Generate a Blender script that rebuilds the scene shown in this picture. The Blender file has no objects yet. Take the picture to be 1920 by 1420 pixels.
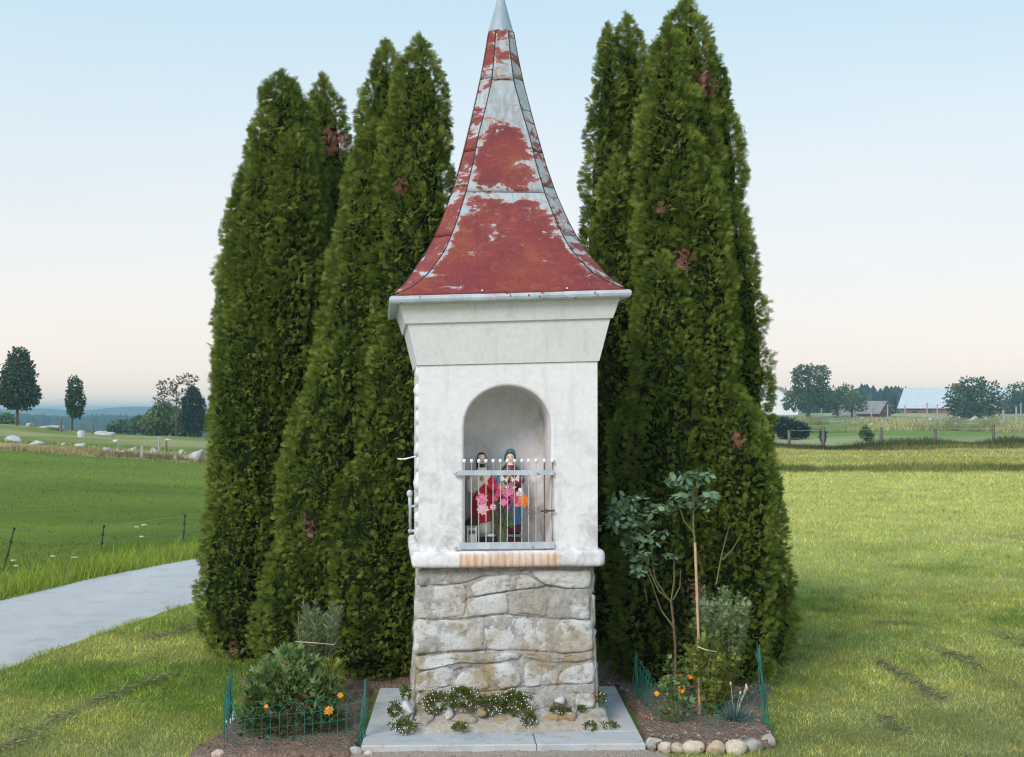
import bpy, bmesh, math, random
import numpy as np
from mathutils import Vector, Matrix
rng = np.random.default_rng(7); random.seed(7)
R = math.radians
S = bpy.context.scene
COL = S.collection

# ------------------------------------------------------------------ camera
CAM_H, FPX, PITCH = 1.745, 2540.0, math.atan(60 / 2540)
cd = bpy.data.cameras.new('camera'); cam = bpy.data.objects.new('camera', cd); COL.objects.link(cam)
cam.location = (0, 0, CAM_H); cam.rotation_euler = (math.pi / 2 + PITCH, 0, 0)
cd.sensor_width = 36; cd.lens = 36 * FPX / 1920; cd.clip_start = .1; cd.clip_end = 8000
S.camera = cam

# ------------------------------------------------------------------ sky, sun, exposure
SUN_EL, SUN_AZ = R(36), R(-150)      # azimuth measured clockwise from +Y: behind the camera, to the left
w = bpy.data.worlds.new('World'); S.world = w; w.use_nodes = True
n = w.node_tree.nodes; l = w.node_tree.links; n.clear()
out = n.new('ShaderNodeOutputWorld'); bg = n.new('ShaderNodeBackground')
sky = n.new('ShaderNodeTexSky'); sky.sky_type = 'NISHITA'; sky.sun_disc = False
sky.sun_elevation = SUN_EL; sky.sun_rotation = SUN_AZ; sky.altitude = 500; sky.air_density = 1.0; sky.dust_density = 2.0; sky.ozone_density = 1.2
SKY_STRENGTH = .1
tc = n.new('ShaderNodeTexCoord'); sep = n.new('ShaderNodeSeparateXYZ'); l.new(tc.outputs['Generated'], sep.inputs[0])
rp = n.new('ShaderNodeValToRGB'); l.new(sep.outputs['Z'], rp.inputs[0])
e = rp.color_ramp.elements
for i, (p, c) in enumerate([(0, (.80, .68, .60)), (.03, (.78, .69, .625)), (.10, (.69, .68, .67)), (.19, (.595, .66, .69)), (.30, (.44, .60, .69)), (.6, (.33, .50, .64)), (1, (.29, .46, .62))]):
    el = e[i] if i < 2 else e.new(p)
    el.position = p; el.color = (*c, 1)
sc_ = n.new('ShaderNodeVectorMath'); sc_.operation = 'SCALE'; sc_.inputs['Scale'].default_value = 1.0 / SKY_STRENGTH
cn = n.new('ShaderNodeTexNoise'); cn.inputs['Scale'].default_value = 2.2; cn.inputs['Detail'].default_value = 5
cm = n.new('ShaderNodeMapping'); cm.inputs['Scale'].default_value = (1, 1, 4.5); l.new(tc.outputs['Generated'], cm.inputs[0]); l.new(cm.outputs[0], cn.inputs['Vector'])
cr = n.new('ShaderNodeValToRGB'); l.new(cn.outputs['Fac'], cr.inputs[0]); cr.color_ramp.elements[0].position = .35; cr.color_ramp.elements[1].position = .7
cr.color_ramp.elements[0].color = (.975, .985, .995, 1); cr.color_ramp.elements[1].color = (1.035, 1.02, 1.005, 1)
cx_ = n.new('ShaderNodeMix'); cx_.data_type = 'RGBA'; cx_.blend_type = 'MULTIPLY'; cx_.inputs[0].default_value = 1.; l.new(rp.outputs[0], cx_.inputs[6]); l.new(cr.outputs[0], cx_.inputs[7])
l.new(cx_.outputs[2], sc_.inputs[0])
mx = n.new('ShaderNodeMix'); mx.data_type = 'RGBA'; mx.inputs[0].default_value = .85
l.new(sky.outputs[0], mx.inputs[6]); l.new(sc_.outputs[0], mx.inputs[7])
l.new(mx.outputs[2], bg.inputs[0]); bg.inputs[1].default_value = SKY_STRENGTH
l.new(bg.outputs[0], out.inputs[0])
sd = bpy.data.lights.new('sun', 'SUN'); sun = bpy.data.objects.new('sun', sd); COL.objects.link(sun)
sd.energy = 1.9; sd.angle = R(26); sd.color = (1, .955, .90)
sdir = Vector((math.sin(SUN_AZ) * math.cos(SUN_EL), math.cos(SUN_AZ) * math.cos(SUN_EL), math.sin(SUN_EL)))
sun.rotation_euler = sdir.to_track_quat('Z', 'Y').to_euler(); sun.location = sdir * 40
S.view_settings.view_transform = 'Standard'; S.view_settings.look = 'None'
S.view_settings.exposure = .5; S.view_settings.gamma = 1; S.view_settings.use_curve_mapping = False
S.render.engine = 'CYCLES'
S.cycles.use_denoising = True
try: S.cycles.denoiser = 'OPENIMAGEDENOISE'
except Exception: pass
S.cycles.filter_width = 1.2; S.cycles.max_bounces = 6; S.cycles.diffuse_bounces = 3; S.cycles.transparent_max_bounces = 8; S.cycles.volume_bounces = 1

# ------------------------------------------------------------------ helpers
_c, _s = math.cos(PITCH), math.sin(PITCH)
def ray(px, py):
    u, v = (px - 960) / FPX, (710 - py) / FPX
    return np.array([u, _c - _s * v, _s + _c * v])
def at(px, py, Y):
    d = ray(px, py); p = d * (Y / d[1]); return np.array([p[0], p[1], p[2] + CAM_H])
def ground(px, py, z=0.):
    d = ray(px, py); t = (z - CAM_H) / d[2]; return np.array([d[0] * t, d[1] * t, z])

def tag(o, label=None, cat=None, group=None, kind=None):
    if label: o['label'] = label
    if cat: o['category'] = cat
    if group: o['group'] = group
    if kind: o['kind'] = kind
    return o
def empty(name, loc=(0, 0, 0), rz=0., label=None, cat=None, group=None):
    o = bpy.data.objects.new(name, None); COL.objects.link(o); o.location = loc; o.rotation_euler = (0, 0, rz)
    o.empty_display_size = .1
    return tag(o, label, cat, group)
def link(name, me, m, parent=None, smooth=False):
    o = bpy.data.objects.new(name, me); COL.objects.link(o)
    if m is not None: me.materials.append(m)
    if parent is not None: o.parent = parent
    if smooth: me.polygons.foreach_set('use_smooth', [True] * len(me.polygons))
    return o
def npmesh(name, V, F, m, parent=None, attrs=None, smooth=False):
    """V (n,3), F (m,k): one mesh object; attrs {name: (domain, array)}"""
    V = np.ascontiguousarray(V, dtype=np.float32); F = np.ascontiguousarray(F, dtype=np.int32)
    me = bpy.data.meshes.new(name); k = F.shape[1]
    me.vertices.add(len(V)); me.vertices.foreach_set('co', V.ravel())
    me.loops.add(F.size); me.loops.foreach_set('vertex_index', F.ravel())
    me.polygons.add(len(F)); me.polygons.foreach_set('loop_start', np.arange(0, F.size, k, dtype=np.int32))
    me.update(calc_edges=True)
    for an, (dom, arr) in (attrs or {}).items():
        arr = np.ascontiguousarray(arr, dtype=np.float32)
        if arr.ndim == 2:
            if arr.shape[1] == 3: arr = np.concatenate([arr, np.ones((len(arr), 1), np.float32)], 1)
            a = me.attributes.new(an, 'FLOAT_COLOR', dom); a.data.foreach_set('color', arr.ravel())
        else:
            a = me.attributes.new(an, 'FLOAT', dom); a.data.foreach_set('value', arr)
    return link(name, me, m, parent, smooth)

class MB:
    """collects shapes; build() makes ONE mesh object"""
    def __init__(s): s.v = []; s.f = []; s.fix = None
    def add(s, V, F):
        b = len(s.v); s.v += [tuple(map(float, p)) for p in V]; s.f += [tuple(i + b for i in q) for q in F]; return s
    def box(s, a, b):
        (x0, y0, z0), (x1, y1, z1) = a, b
        return s.add([(x0, y0, z0), (x1, y0, z0), (x1, y1, z0), (x0, y1, z0), (x0, y0, z1), (x1, y0, z1), (x1, y1, z1), (x0, y1, z1)],
                     [(0, 3, 2, 1), (4, 5, 6, 7), (0, 1, 5, 4), (1, 2, 6, 5), (2, 3, 7, 6), (3, 0, 4, 7)])
    def tube(s, pts, r, k=6, cap=True):
        pts = [Vector(p) for p in pts]; rs = r if isinstance(r, (list, tuple)) else [r] * len(pts)
        V = []; F = []; pn = None
        for i, p in enumerate(pts):
            t = (pts[min(i + 1, len(pts) - 1)] - pts[max(i - 1, 0)]).normalized()
            if pn is None: pn = t.orthogonal().normalized()
            else: pn = (pn - t * pn.dot(t)); pn = pn.normalized() if pn.length > 1e-6 else t.orthogonal().normalized()
            b = t.cross(pn)
            for j in range(k):
                a = 2 * math.pi * j / k; V.append(p + (pn * math.cos(a) + b * math.sin(a)) * rs[i])
        for i in range(len(pts) - 1):
            for j in range(k): F.append((i * k + j, i * k + (j + 1) % k, (i + 1) * k + (j + 1) % k, (i + 1) * k + j))
        if cap: F.append(tuple(range(k))[::-1]); F.append(tuple((len(pts) - 1) * k + j for j in range(k)))
        return s.add(V, F)
    def lathe(s, prof, k=12, c=(0, 0), sx=1, sy=1):
        V = []; F = []
        for r, z in prof:
            for j in range(k):
                a = 2 * math.pi * j / k; V.append((c[0] + r * sx * math.cos(a), c[1] + r * sy * math.sin(a), z))
        for i in range(len(prof) - 1):
            for j in range(k): F.append((i * k + j, i * k + (j + 1) % k, (i + 1) * k + (j + 1) % k, (i + 1) * k + j))
        F.append(tuple(range(k))[::-1]); F.append(tuple((len(prof) - 1) * k + j for j in range(k)))
        return s.add(V, F)
    def ball(s, c, r, k=8, m=6):
        rx, ry, rz = r if isinstance(r, (tuple, list)) else (r, r, r)
        V = [(c[0], c[1], c[2] - rz)]; F = []
        for i in range(1, m):
            p = -math.pi / 2 + math.pi * i / m
            for j in range(k):
                a = 2 * math.pi * j / k; V.append((c[0] + rx * math.cos(p) * math.cos(a), c[1] + ry * math.cos(p) * math.sin(a), c[2] + rz * math.sin(p)))
        V.append((c[0], c[1], c[2] + rz)); t = len(V) - 1
        for j in range(k): F.append((0, 1 + (j + 1) % k, 1 + j)); F.append((t, t - k + j, t - k + (j + 1) % k))
        for i in range(m - 2):
            for j in range(k): F.append((1 + i * k + j, 1 + i * k + (j + 1) % k, 1 + (i + 1) * k + (j + 1) % k, 1 + (i + 1) * k + j))
        return s.add(V, F)
    def build(s, name, m, parent=None, smooth=False):
        me = bpy.data.meshes.new(name); v = s.v if s.fix is None else [s.fix(p) for p in s.v]
        me.from_pydata(v, [], s.f); me.update(); return link(name, me, m, parent, smooth)

def vnoise(x, y, seed=0):
    """smooth value noise in numpy, 0..1"""
    xi, yi = np.floor(x).astype(np.int64), np.floor(y).astype(np.int64); xf, yf = x - xi, y - yi
    def h(a, b):
        k = (a * 374761393 + b * 668265263 + seed * 1442695041) & 0xffffffff
        k = ((k ^ (k >> 13)) * 1274126177) & 0xffffffff; return ((k ^ (k >> 16)) & 0xffff) / 65535.
    u, v = xf * xf * (3 - 2 * xf), yf * yf * (3 - 2 * yf)
    return (h(xi, yi) * (1 - u) + h(xi + 1, yi) * u) * (1 - v) + (h(xi, yi + 1) * (1 - u) + h(xi + 1, yi + 1) * u) * v
def fbm(x, y, seed=0, o=4):
    r = 0; a = .5
    for i in range(o): r = r + a * vnoise(x * 2 ** i, y * 2 ** i, seed + i); a *= .5
    return r / (1 - .5 ** o)
def sstep(a, b, x):
    t = np.clip((x - a) / (b - a), 0, 1); return t * t * (3 - 2 * t)
def unit(a): return a / (np.linalg.norm(a, axis=-1, keepdims=True) + 1e-9)

# ------------------------------------------------------------------ materials
class NT:
    def __init__(s, name, rough=.8, spec=.3):
        s.m = bpy.data.materials.new(name); s.m.use_nodes = True; s.t = s.m.node_tree; s.n = s.t.nodes; s.l = s.t.links
        s.b = s.n['Principled BSDF']; s.out = s.n['Material Output']
        s.b.inputs['Roughness'].default_value = rough; s.b.inputs['Specular IOR Level'].default_value = spec
        s.tc = s.n.new('ShaderNodeTexCoord')
    def val(s, v):
        x = s.n.new('ShaderNodeValue'); x.outputs[0].default_value = v; return x.outputs[0]
    def put(s, sock, v):
        if isinstance(v, bpy.types.NodeSocket): s.l.new(v, sock)
        elif isinstance(v, (tuple, list)) and len(v) == 3 and sock.type == 'RGBA': sock.default_value = (*v, 1)
        else: sock.default_value = v
    def coord(s, scale=(1, 1, 1), loc=(0, 0, 0), src='Object'):
        m = s.n.new('ShaderNodeMapping'); s.l.new(s.tc.outputs[src], m.inputs[0]); m.inputs['Scale'].default_value = scale; m.inputs['Location'].default_value = loc; return m.outputs[0]
    def noise(s, scale, detail=4, rough=.55, dist=0, co=None):
        x = s.n.new('ShaderNodeTexNoise'); x.inputs['Scale'].default_value = scale; x.inputs['Detail'].default_value = detail
        x.inputs['Roughness'].default_value = rough; x.inputs['Distortion'].default_value = dist
        s.l.new(co if co is not None else s.tc.outputs['Object'], x.inputs['Vector']); return x.outputs['Fac']
    def voro(s, scale, co=None, feature='F1'):
        x = s.n.new('ShaderNodeTexVoronoi'); x.feature = feature; x.inputs['Scale'].default_value = scale
        s.l.new(co if co is not None else s.tc.outputs['Object'], x.inputs['Vector']); return x.outputs['Distance']
    def ramp(s, fac, stops):
        x = s.n.new('ShaderNodeValToRGB'); s.l.new(fac, x.inputs[0]); e = x.color_ramp.elements
        for i, (p, c) in enumerate(stops):
            el = e[i] if i < 2 else e.new(p)
            el.position = p; el.color = (*(c if isinstance(c, (tuple, list)) else (c, c, c)), 1)
        return x.outputs[0]
    def mix(s, f, a, b, mode='MIX'):
        x = s.n.new('ShaderNodeMix'); x.data_type = 'RGBA'; x.blend_type = mode
        s.put(x.inputs[0], f); s.put(x.inputs[6], a); s.put(x.inputs[7], b); return x.outputs[2]
    def math(s, op, a, b=0.):
        x = s.n.new('ShaderNodeMath'); x.operation = op; s.put(x.inputs[0], a); s.put(x.inputs[1], b); return x.outputs[0]
    def attr(s, name, col=False):
        x = s.n.new('ShaderNodeAttribute'); x.attribute_name = name; return x.outputs['Color' if col else 'Fac']
    def xyz(s, src='Object'):
        x = s.n.new('ShaderNodeSeparateXYZ'); s.l.new(s.tc.outputs[src], x.inputs[0]); return x.outputs
    def rnd(s):
        return s.n.new('ShaderNodeObjectInfo').outputs['Random']
    def bump(s, h, strength=.4, dist=.01):
        x = s.n.new('ShaderNodeBump'); x.inputs['Strength'].default_value = strength; x.inputs['Distance'].default_value = dist
        s.l.new(h, x.inputs['Height']); s.l.new(x.outputs[0], s.b.inputs['Normal']); return s
    def color(s, c): s.put(s.b.inputs['Base Color'], c); return s
    def translucent(s, c, f=.25):
        t = s.n.new('ShaderNodeBsdfTranslucent'); s.put(t.inputs[0], c); m = s.n.new('ShaderNodeMixShader'); m.inputs[0].default_value = f
        s.l.new(s.b.outputs[0], m.inputs[1]); s.l.new(t.outputs[0], m.inputs[2]); s.l.new(m.outputs[0], s.out.inputs[0]); return s

def simple(name, c, var=.15, scale=12, rough=.7, spec=.3, metal=0., bump=.0):
    t = NT(name, rough, spec); f = t.noise(scale, 5)
    lo = tuple(v * (1 - var) for v in c); hi = tuple(min(1, v * (1 + var)) for v in c)
    t.color(t.ramp(f, [(.3, lo), (.7, hi)])); t.b.inputs['Metallic'].default_value = metal
    if bump: t.bump(f, bump)
    return t.m
def leaf_mat(name, lo, mid, hi, dead=(.22, .09, .05), trans=.2, rough=.7, spec=.15):
    t = NT(name, rough, spec)
    c = t.ramp(t.attr('tone'), [(0, lo), (.5, mid), (1, hi)])
    c = t.mix(t.attr('dead'), c, dead)
    t.color(c); t.translucent(c, trans); return t.m
def vcol_mat(name, trans=.25, rough=.85, spec=.03):
    t = NT(name, rough, spec); c = t.attr('col', True); t.color(c)
    if trans: t.translucent(c, trans)
    return t.m
MAT = {}
def plaster():
    t = NT('white_plaster', .85, .2); x, y, z = t.xyz()
    big = t.noise(2.6, 5, .6); fine = t.noise(38, 6, .65); mid = t.noise(9, 6, .65, .6)
    c = t.ramp(fine, [(.3, (.735, .715, .725)), (.65, (.82, .80, .81))])
    low = t.math('SUBTRACT', 1.0, t.math('MULTIPLY', t.math('SUBTRACT', z, .9), 1.05)); low = t.math('MAXIMUM', low, 0)
    g = t.math('MULTIPLY', t.ramp(mid, [(.46, 0.), (.66, 1.)]), t.math('ADD', t.math('MULTIPLY', low, 1.1), .05))
    c = t.mix(t.math('MULTIPLY', g, .75), c, (.42, .385, .40))
    c = t.mix(t.math('MULTIPLY', t.ramp(big, [(.5, 0.), (.75, 1.)]), .22), c, (.62, .58, .56))
    stk = t.noise(3, 6, .65, .2, t.coord((7, 7, .55), (3, 3, 1))); c = t.mix(t.math('MULTIPLY', t.ramp(stk, [(.52, 0.), (.70, 1.)]), .30), c, (.50, .475, .47))
    # rust washed down from the gate bars over the sill
    st = t.noise(7, 3, .5, 0, t.coord((11., 0.0, .7)))
    bars = t.n.new('ShaderNodeTexWave'); bars.wave_type = 'BANDS'; bars.bands_direction = 'X'; bars.wave_profile = 'SIN'
    bars.inputs['Scale'].default_value = 8.05; bars.inputs['Distortion'].default_value = .5; bars.inputs['Detail'].default_value = 3; bars.inputs['Detail Scale'].default_value = 4.
    bars.inputs['Phase Offset'].default_value = 1.2
    t.l.new(t.coord((1, 0, .15)), bars.inputs['Vector'])
    inx = t.math('MULTIPLY', t.ramp(t.math('ADD', x, .5), [(.218, 0.), (.245, 1.)]), t.ramp(t.math('ADD', x, .5), [(.755, 1.), (.785, 0.)]))
    inz = t.ramp(z, [(.915, 1.), (.935, 0.)])
    iny = t.ramp(t.math('ADD', y, 1.), [(.52, 1.), (.53, 0.)])
    m = t.math('MULTIPLY', t.math('MULTIPLY', inx, inz), iny)
    rustf = t.math('MULTIPLY', t.math('MULTIPLY', t.math('POWER', bars.outputs['Fac'], 1.2), t.ramp(st, [(.35, .25), (.6, 1.)])), m)
    c = t.mix(t.math('MULTIPLY', rustf, 1.), c, (.54, .155, .03))
    c = t.mix(t.math('MULTIPLY', t.math('MULTIPLY', m, t.ramp(st, [(.3, .25), (.65, .8)])), .8), c, (.66, .40, .20))
    # dark drip line under the sill nose
    c = t.mix(t.math('MULTIPLY', t.math('MULTIPLY', t.ramp(z, [(.845, 1.), (.868, 0.)]), t.ramp(mid, [(.3, .2), (.7, 1.)])), .75), c, (.16, .14, .11))
    # orange seep in the niche corner
    seep = t.math('MULTIPLY', t.math('MULTIPLY', t.ramp(t.math('ADD', y, 1.), [(.70, 0.), (.78, 1.)]), t.ramp(t.math('ADD', x, .5), [(.60, 0.), (.70, 1.)])), t.ramp(mid, [(.42, 0.), (.62, 1.)]))
    seep = t.math('MULTIPLY', seep, t.ramp(z, [(1.5, 1.), (1.62, 0.)]))
    c = t.mix(t.math('MULTIPLY', seep, .5), c, (.58, .42, .29))
    t.color(c); t.bump(t.math('ADD', t.math('MULTIPLY', mid, .7), t.math('MULTIPLY', fine, .3)), .35, .012); return t.m
MAT['plaster'] = plaster()
def roof_mat():
    t = NT('flaking_red_roof_paint', .55, .35); paint = t.attr('paint')
    mp = t.coord((1, 1, 2.1)); mp.node.inputs['Rotation'].default_value = (0, R(-24), 0); n1 = t.noise(4.6, 10, .68, .9, mp); n2 = t.noise(26, 6, .6); n3 = t.noise(4, 5, .6); n5 = t.noise(13, 8, .62, .8, t.coord((1, 1, 1.8), (4, 1, 2)))
    f = t.math('ADD', t.math('ADD', t.math('MULTIPLY', t.math('SUBTRACT', n1, .5), 2.5), paint), t.math('ADD', t.math('MULTIPLY', t.math('SUBTRACT', n2, .5), .55), t.math('MULTIPLY', t.math('SUBTRACT', n5, .5), 1.5)))
    m = t.ramp(f, [(.455, 0.), (.54, 1.)])
    rim = t.ramp(f, [(.40, 0.), (.48, 1.), (.52, 1.), (.60, 0.)]) if False else t.math('MULTIPLY', t.ramp(f, [(.36, 0.), (.485, 1.)]), t.math('SUBTRACT', 1., m))
    streak = t.noise(8, 5, .6, 0, t.coord((5, 5, .6)))
    metal = t.ramp(streak, [(.3, (.28, .31, .35)), (.5, (.40, .445, .49)), (.75, (.52, .55, .57))])
    metal = t.mix(t.math('MULTIPLY', t.ramp(n5, [(.46, 0.), (.66, 1.)]), .5), metal, (.33, .22, .18))
    metal = t.mix(t.math('MULTIPLY', rim, .6), metal, (.62, .42, .31))
    metal = t.mix(t.ramp(n2, [(.66, 0.), (.74, .7)]), metal, (.33, .13, .08))
    red = t.ramp(n3, [(.32, (.175, .028, .030)), (.48, (.235, .034, .034)), (.58, (.25, .045, .030)), (.7, (.32, .075, .038))])
    red = t.mix(t.math('MULTIPLY', t.ramp(n2, [(.45, 0.), (.7, 1.)]), .35), red, (.17, .045, .05))
    red = t.mix(t.ramp(t.noise(60, 4, .6), [(.64, 0.), (.72, .35)]), red, (.5, .3, .22))
    red = t.mix(t.math('MULTIPLY', t.ramp(n5, [(.52, 0.), (.72, 1.)]), .55), red, (.36, .12, .075))
    red = t.mix(t.math('MULTIPLY', t.math('MULTIPLY', t.ramp(f, [(.50, 1.), (.78, 0.)]), t.ramp(n2, [(.42, 0.), (.60, 1.)])), .55), red, (.46, .27, .22))
    runs = t.noise(9, 6, .6, 0, t.coord((4, 4, .45), (2, 8, 3))); red = t.mix(t.math('MULTIPLY', t.ramp(runs, [(.52, 0.), (.68, 1.)]), .5), red, (.12, .035, .035))
    t.color(t.mix(m, metal, red))
    t.put(t.b.inputs['Roughness'], t.ramp(m, [(0, .48), (1, .62)]))
    t.bump(t.math('ADD', t.math('MULTIPLY', m, .3), t.math('MULTIPLY', n3, 1.)), .3, .012); return t.m
MAT['roof'] = roof_mat()
def zinc(name, c=(.50, .545, .59), rust=.62):
    t = NT(name, .5, .4); f = t.noise(14, 6, .65, .4, t.coord((1, 1, .4))); g = t.noise(24, 5, .6)
    c2 = t.ramp(f, [(.3, tuple(v * .75 for v in c)), (.7, tuple(v * 1.12 for v in c))])
    t.color(t.mix(t.ramp(g, [(rust, 0.), (rust + .04, 1.)]), c2, (.30, .06, .045))); t.bump(f, .15, .01); return t.m
MAT['zinc'] = zinc('weathered_zinc'); MAT['cap'] = zinc('bare_zinc_cap', (.36, .42, .49), .8)
MAT['gate'] = zinc('grey_gate_paint', (.52, .56, .62), .66)
MAT['bar'] = zinc('thin_bar_paint', (.54, .49, .43), .60)
MAT['dark'] = simple('dark_gap', (.03, .026, .024)); MAT['rust'] = simple('rusty_iron', (.13, .07, .045), .4, 60)
MAT['knob'] = simple('white_knob_paint', (.85, .85, .86), .05)
def stone_mat(name, base, white, ochre, moss=0.25):
    t = NT(name, .9, .15); rr = t.rnd()
    n1 = t.noise(7, 7, .65, .4); n2 = t.noise(30, 7, .7); n3 = t.noise(11, 5, .6, 0, t.coord((1, 1, 1), (3, 7, 1))); n4 = t.noise(4.5, 6, .6, .3, t.coord((1, 1, 1), (9, 2, 5)))
    c = t.ramp(n2, [(.25, tuple(v * .6 for v in base)), (.5, base), (.75, tuple(min(.75, v * 1.35) for v in base))])
    k = t.math('ADD', n1, t.math('MULTIPLY', t.math('SUBTRACT', rr, .5), .34))
    c = t.mix(t.math('MULTIPLY', t.ramp(k, [(.47, 0.), (.54, 1.)]), .85), c, white)
    lowz = t.ramp(t.xyz()[2], [(.10, 1.), (.55, .28)]); c = t.mix(t.math('MULTIPLY', t.math('MULTIPLY', t.ramp(n4, [(.47, 0.), (.60, 1.)]), lowz), min(1., moss * 3.)), c, ochre)
    c = t.mix(t.math('MULTIPLY', t.ramp(n3, [(.60, 0.), (.72, 1.)]), .7), c, (.13, .12, .11))
    c = t.mix(t.ramp(t.noise(52, 4, .6), [(.63, 0.), (.70, .75)]), c, (.10, .09, .085)); t.color(c); t.bump(t.math('ADD', n2, t.math('MULTIPLY', n1, 1.2)), .9, .016); return t.m
MAT['stone'] = stone_mat('weathered_limestone', (.39, .37, .345), (.66, .65, .645), (.34, .225, .08), .30)
MAT['mortar'] = stone_mat('old_mortar', (.40, .38, .355), (.58, .57, .56), (.32, .21, .08), .34)
MAT['rock'] = stone_mat('pale_rock', (.42, .40, .38), (.60, .595, .60), (.36, .29, .2), .16)
MAT['boulder'] = stone_mat('grey_boulder', (.34, .33, .32), (.50, .49, .49), (.30, .27, .18), .2)
MAT['cobble'] = stone_mat('cobble', (.56, .44, .34), (.68, .59, .50), (.55, .40, .27), .3)
def concrete():
    t = NT('weathered_concrete', .85, .25); a = t.noise(4, 6, .65, .5); b = t.noise(45, 5, .7)
    c = t.ramp(a, [(.3, (.33, .35, .37)), (.5, (.47, .485, .50)), (.68, (.50, .46, .42))])
    c = t.mix(t.ramp(b, [(.62, 0.), (.75, .55)]), c, (.2, .19, .18)); d = t.noise(11, 8, .7); c = t.mix(t.ramp(d, [(.52, 0.), (.66, .55)]), c, (.27, .26, .245)); t.color(c); t.bump(b, .25, .006); return t.m
MAT['concrete'] = concrete()
def soil():
    t = NT('bare_soil', .95, .1); a = t.noise(9, 8, .7); b = t.noise(60, 6, .7); v = t.voro(55)
    c = t.ramp(b, [(.25, (.13, .085, .06)), (.5, (.28, .19, .14)), (.75, (.43, .33, .26))])
    c = t.mix(t.ramp(a, [(.45, 0.), (.7, .5)]), c, (.17, .115, .085)); t.color(c)
    t.bump(t.math('ADD', b, t.math('MULTIPLY', v, .8)), 1., .02); return t.m
MAT['soil'] = soil()
def gravel():
    t = NT('sandy_gravel', .95, .15); b = t.noise(70, 6, .7); v = t.voro(90)
    c = t.ramp(b, [(.25, (.24, .18, .14)), (.5, (.42, .335, .275)), (.75, (.56, .48, .42))]); t.color(c); t.bump(t.math('ADD', b, v), .8, .012); return t.m
MAT['gravel'] = gravel()
def asphalt():
    t = NT('pale_worn_asphalt', .9, .2); a = t.noise(.9, 6, .6, 0, t.coord((2.5, .5, 1))); b = t.noise(90, 5, .7)
    c = t.ramp(b, [(.3, (.44, .43, .425)), (.7, (.63, .615, .60))]); c = t.mix(t.ramp(a, [(.35, .35), (.65, 0.)]), c, (.40, .40, .42)); v = t.noise(3, 8, .75); c = t.mix(t.ramp(v, [(.50, 0.), (.66, .6)]), c, (.36, .35, .34)); t.color(c); t.bump(b, .4, .008); return t.m
MAT['road'] = asphalt()
def terrain_mat():
    t = NT('grassland', .95, .08); c = t.attr('col', True)
    a = t.noise(1.3, 8, .7); b = t.noise(22, 5, .7); d = t.noise(.25, 4, .6)
    c = t.mix(t.math('MULTIPLY', t.ramp(a, [(.35, .5), (.6, 0.)]), 1.), c, (.62, .75, .5), 'MULTIPLY')
    c = t.mix(t.math('MULTIPLY', t.ramp(d, [(.5, 0.), (.7, .5)]), 1.), c, (1.35, 1.12, 1.2), 'MULTIPLY')
    c = t.mix(.8, c, t.ramp(b, [(.3, .7), (.7, 1.3)]), 'MULTIPLY'); t.color(c); t.bump(t.math('ADD', a, b), .8, .05); return t.m
MAT['terrain'] = terrain_mat()
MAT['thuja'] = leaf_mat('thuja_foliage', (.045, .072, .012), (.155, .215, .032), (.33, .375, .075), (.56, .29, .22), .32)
MAT['thuja_in'] = simple('dark_inner_twigs', (.014, .022, .007), .5, 20, 1., 0.)  # own dark colour of the twiggy interior
MAT['bark'] = simple('bark', (.10, .075, .055), .4, 25, .9, .1, 0, .5)
MAT['grass'] = vcol_mat('grass_blades')
MAT['green_wire'] = simple('green_plastic_wire', (.025, .16, .125), .2, 40, .45)

# ------------------------------------------------------------------ terrain
def hgt(x, y):
    x = np.asarray(x, float); y = np.asarray(y, float); u = x / np.maximum(y, 4.); ul = np.clip(-u, 0, .5)
    z50 = np.clip(-.22 + (ul - .228) * 3.22, -.5, .5); z95 = np.clip(-.27 + (ul - .228) * 7.15, -1., 1.1)
    t1, t2, t3 = sstep(18, 50, y), sstep(50, 95, y), np.clip((y - 97) / 60, 0, 1)
    zl = z50 * t1 * (1 - t2) + z95 * t2; zl = zl * (1 - t3) - 6 * t3; zl = zl - 9 * sstep(150, 500, y)
    zr = np.interp(y, [0, 62, 75, 120, 200, 250, 300, 420, 600, 4000], [0, 0, .0, .36, .58, 1.25, 1.0, -3, -6, -15])
    zr = zr + .10 * sstep(38.6, 40.2, y) * (1 - sstep(44, 60, y)) + .45 * np.exp(-((x - 25) / 9) ** 2 - ((y - 100) / 14) ** 2)
    s = sstep(-.1, .12, u); z = zl * (1 - s) + zr * s
    rough = sstep(40, 60, y) * (1 - sstep(140, 220, y))
    return z + rough * (fbm(x * .22, y * .22, 5, 3) - .5) * .5
def lerp(a, b, t): return a + (b - a) * t[..., None]
ROADC = np.array([(-5.2, 1.), (-4.66, 7.), (-4.1, 11.), (-3.45, 14.2), (-2.4, 17.2), (-.4, 19.2), (1.6, 18.9), (2.7, 17.9)])
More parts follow.
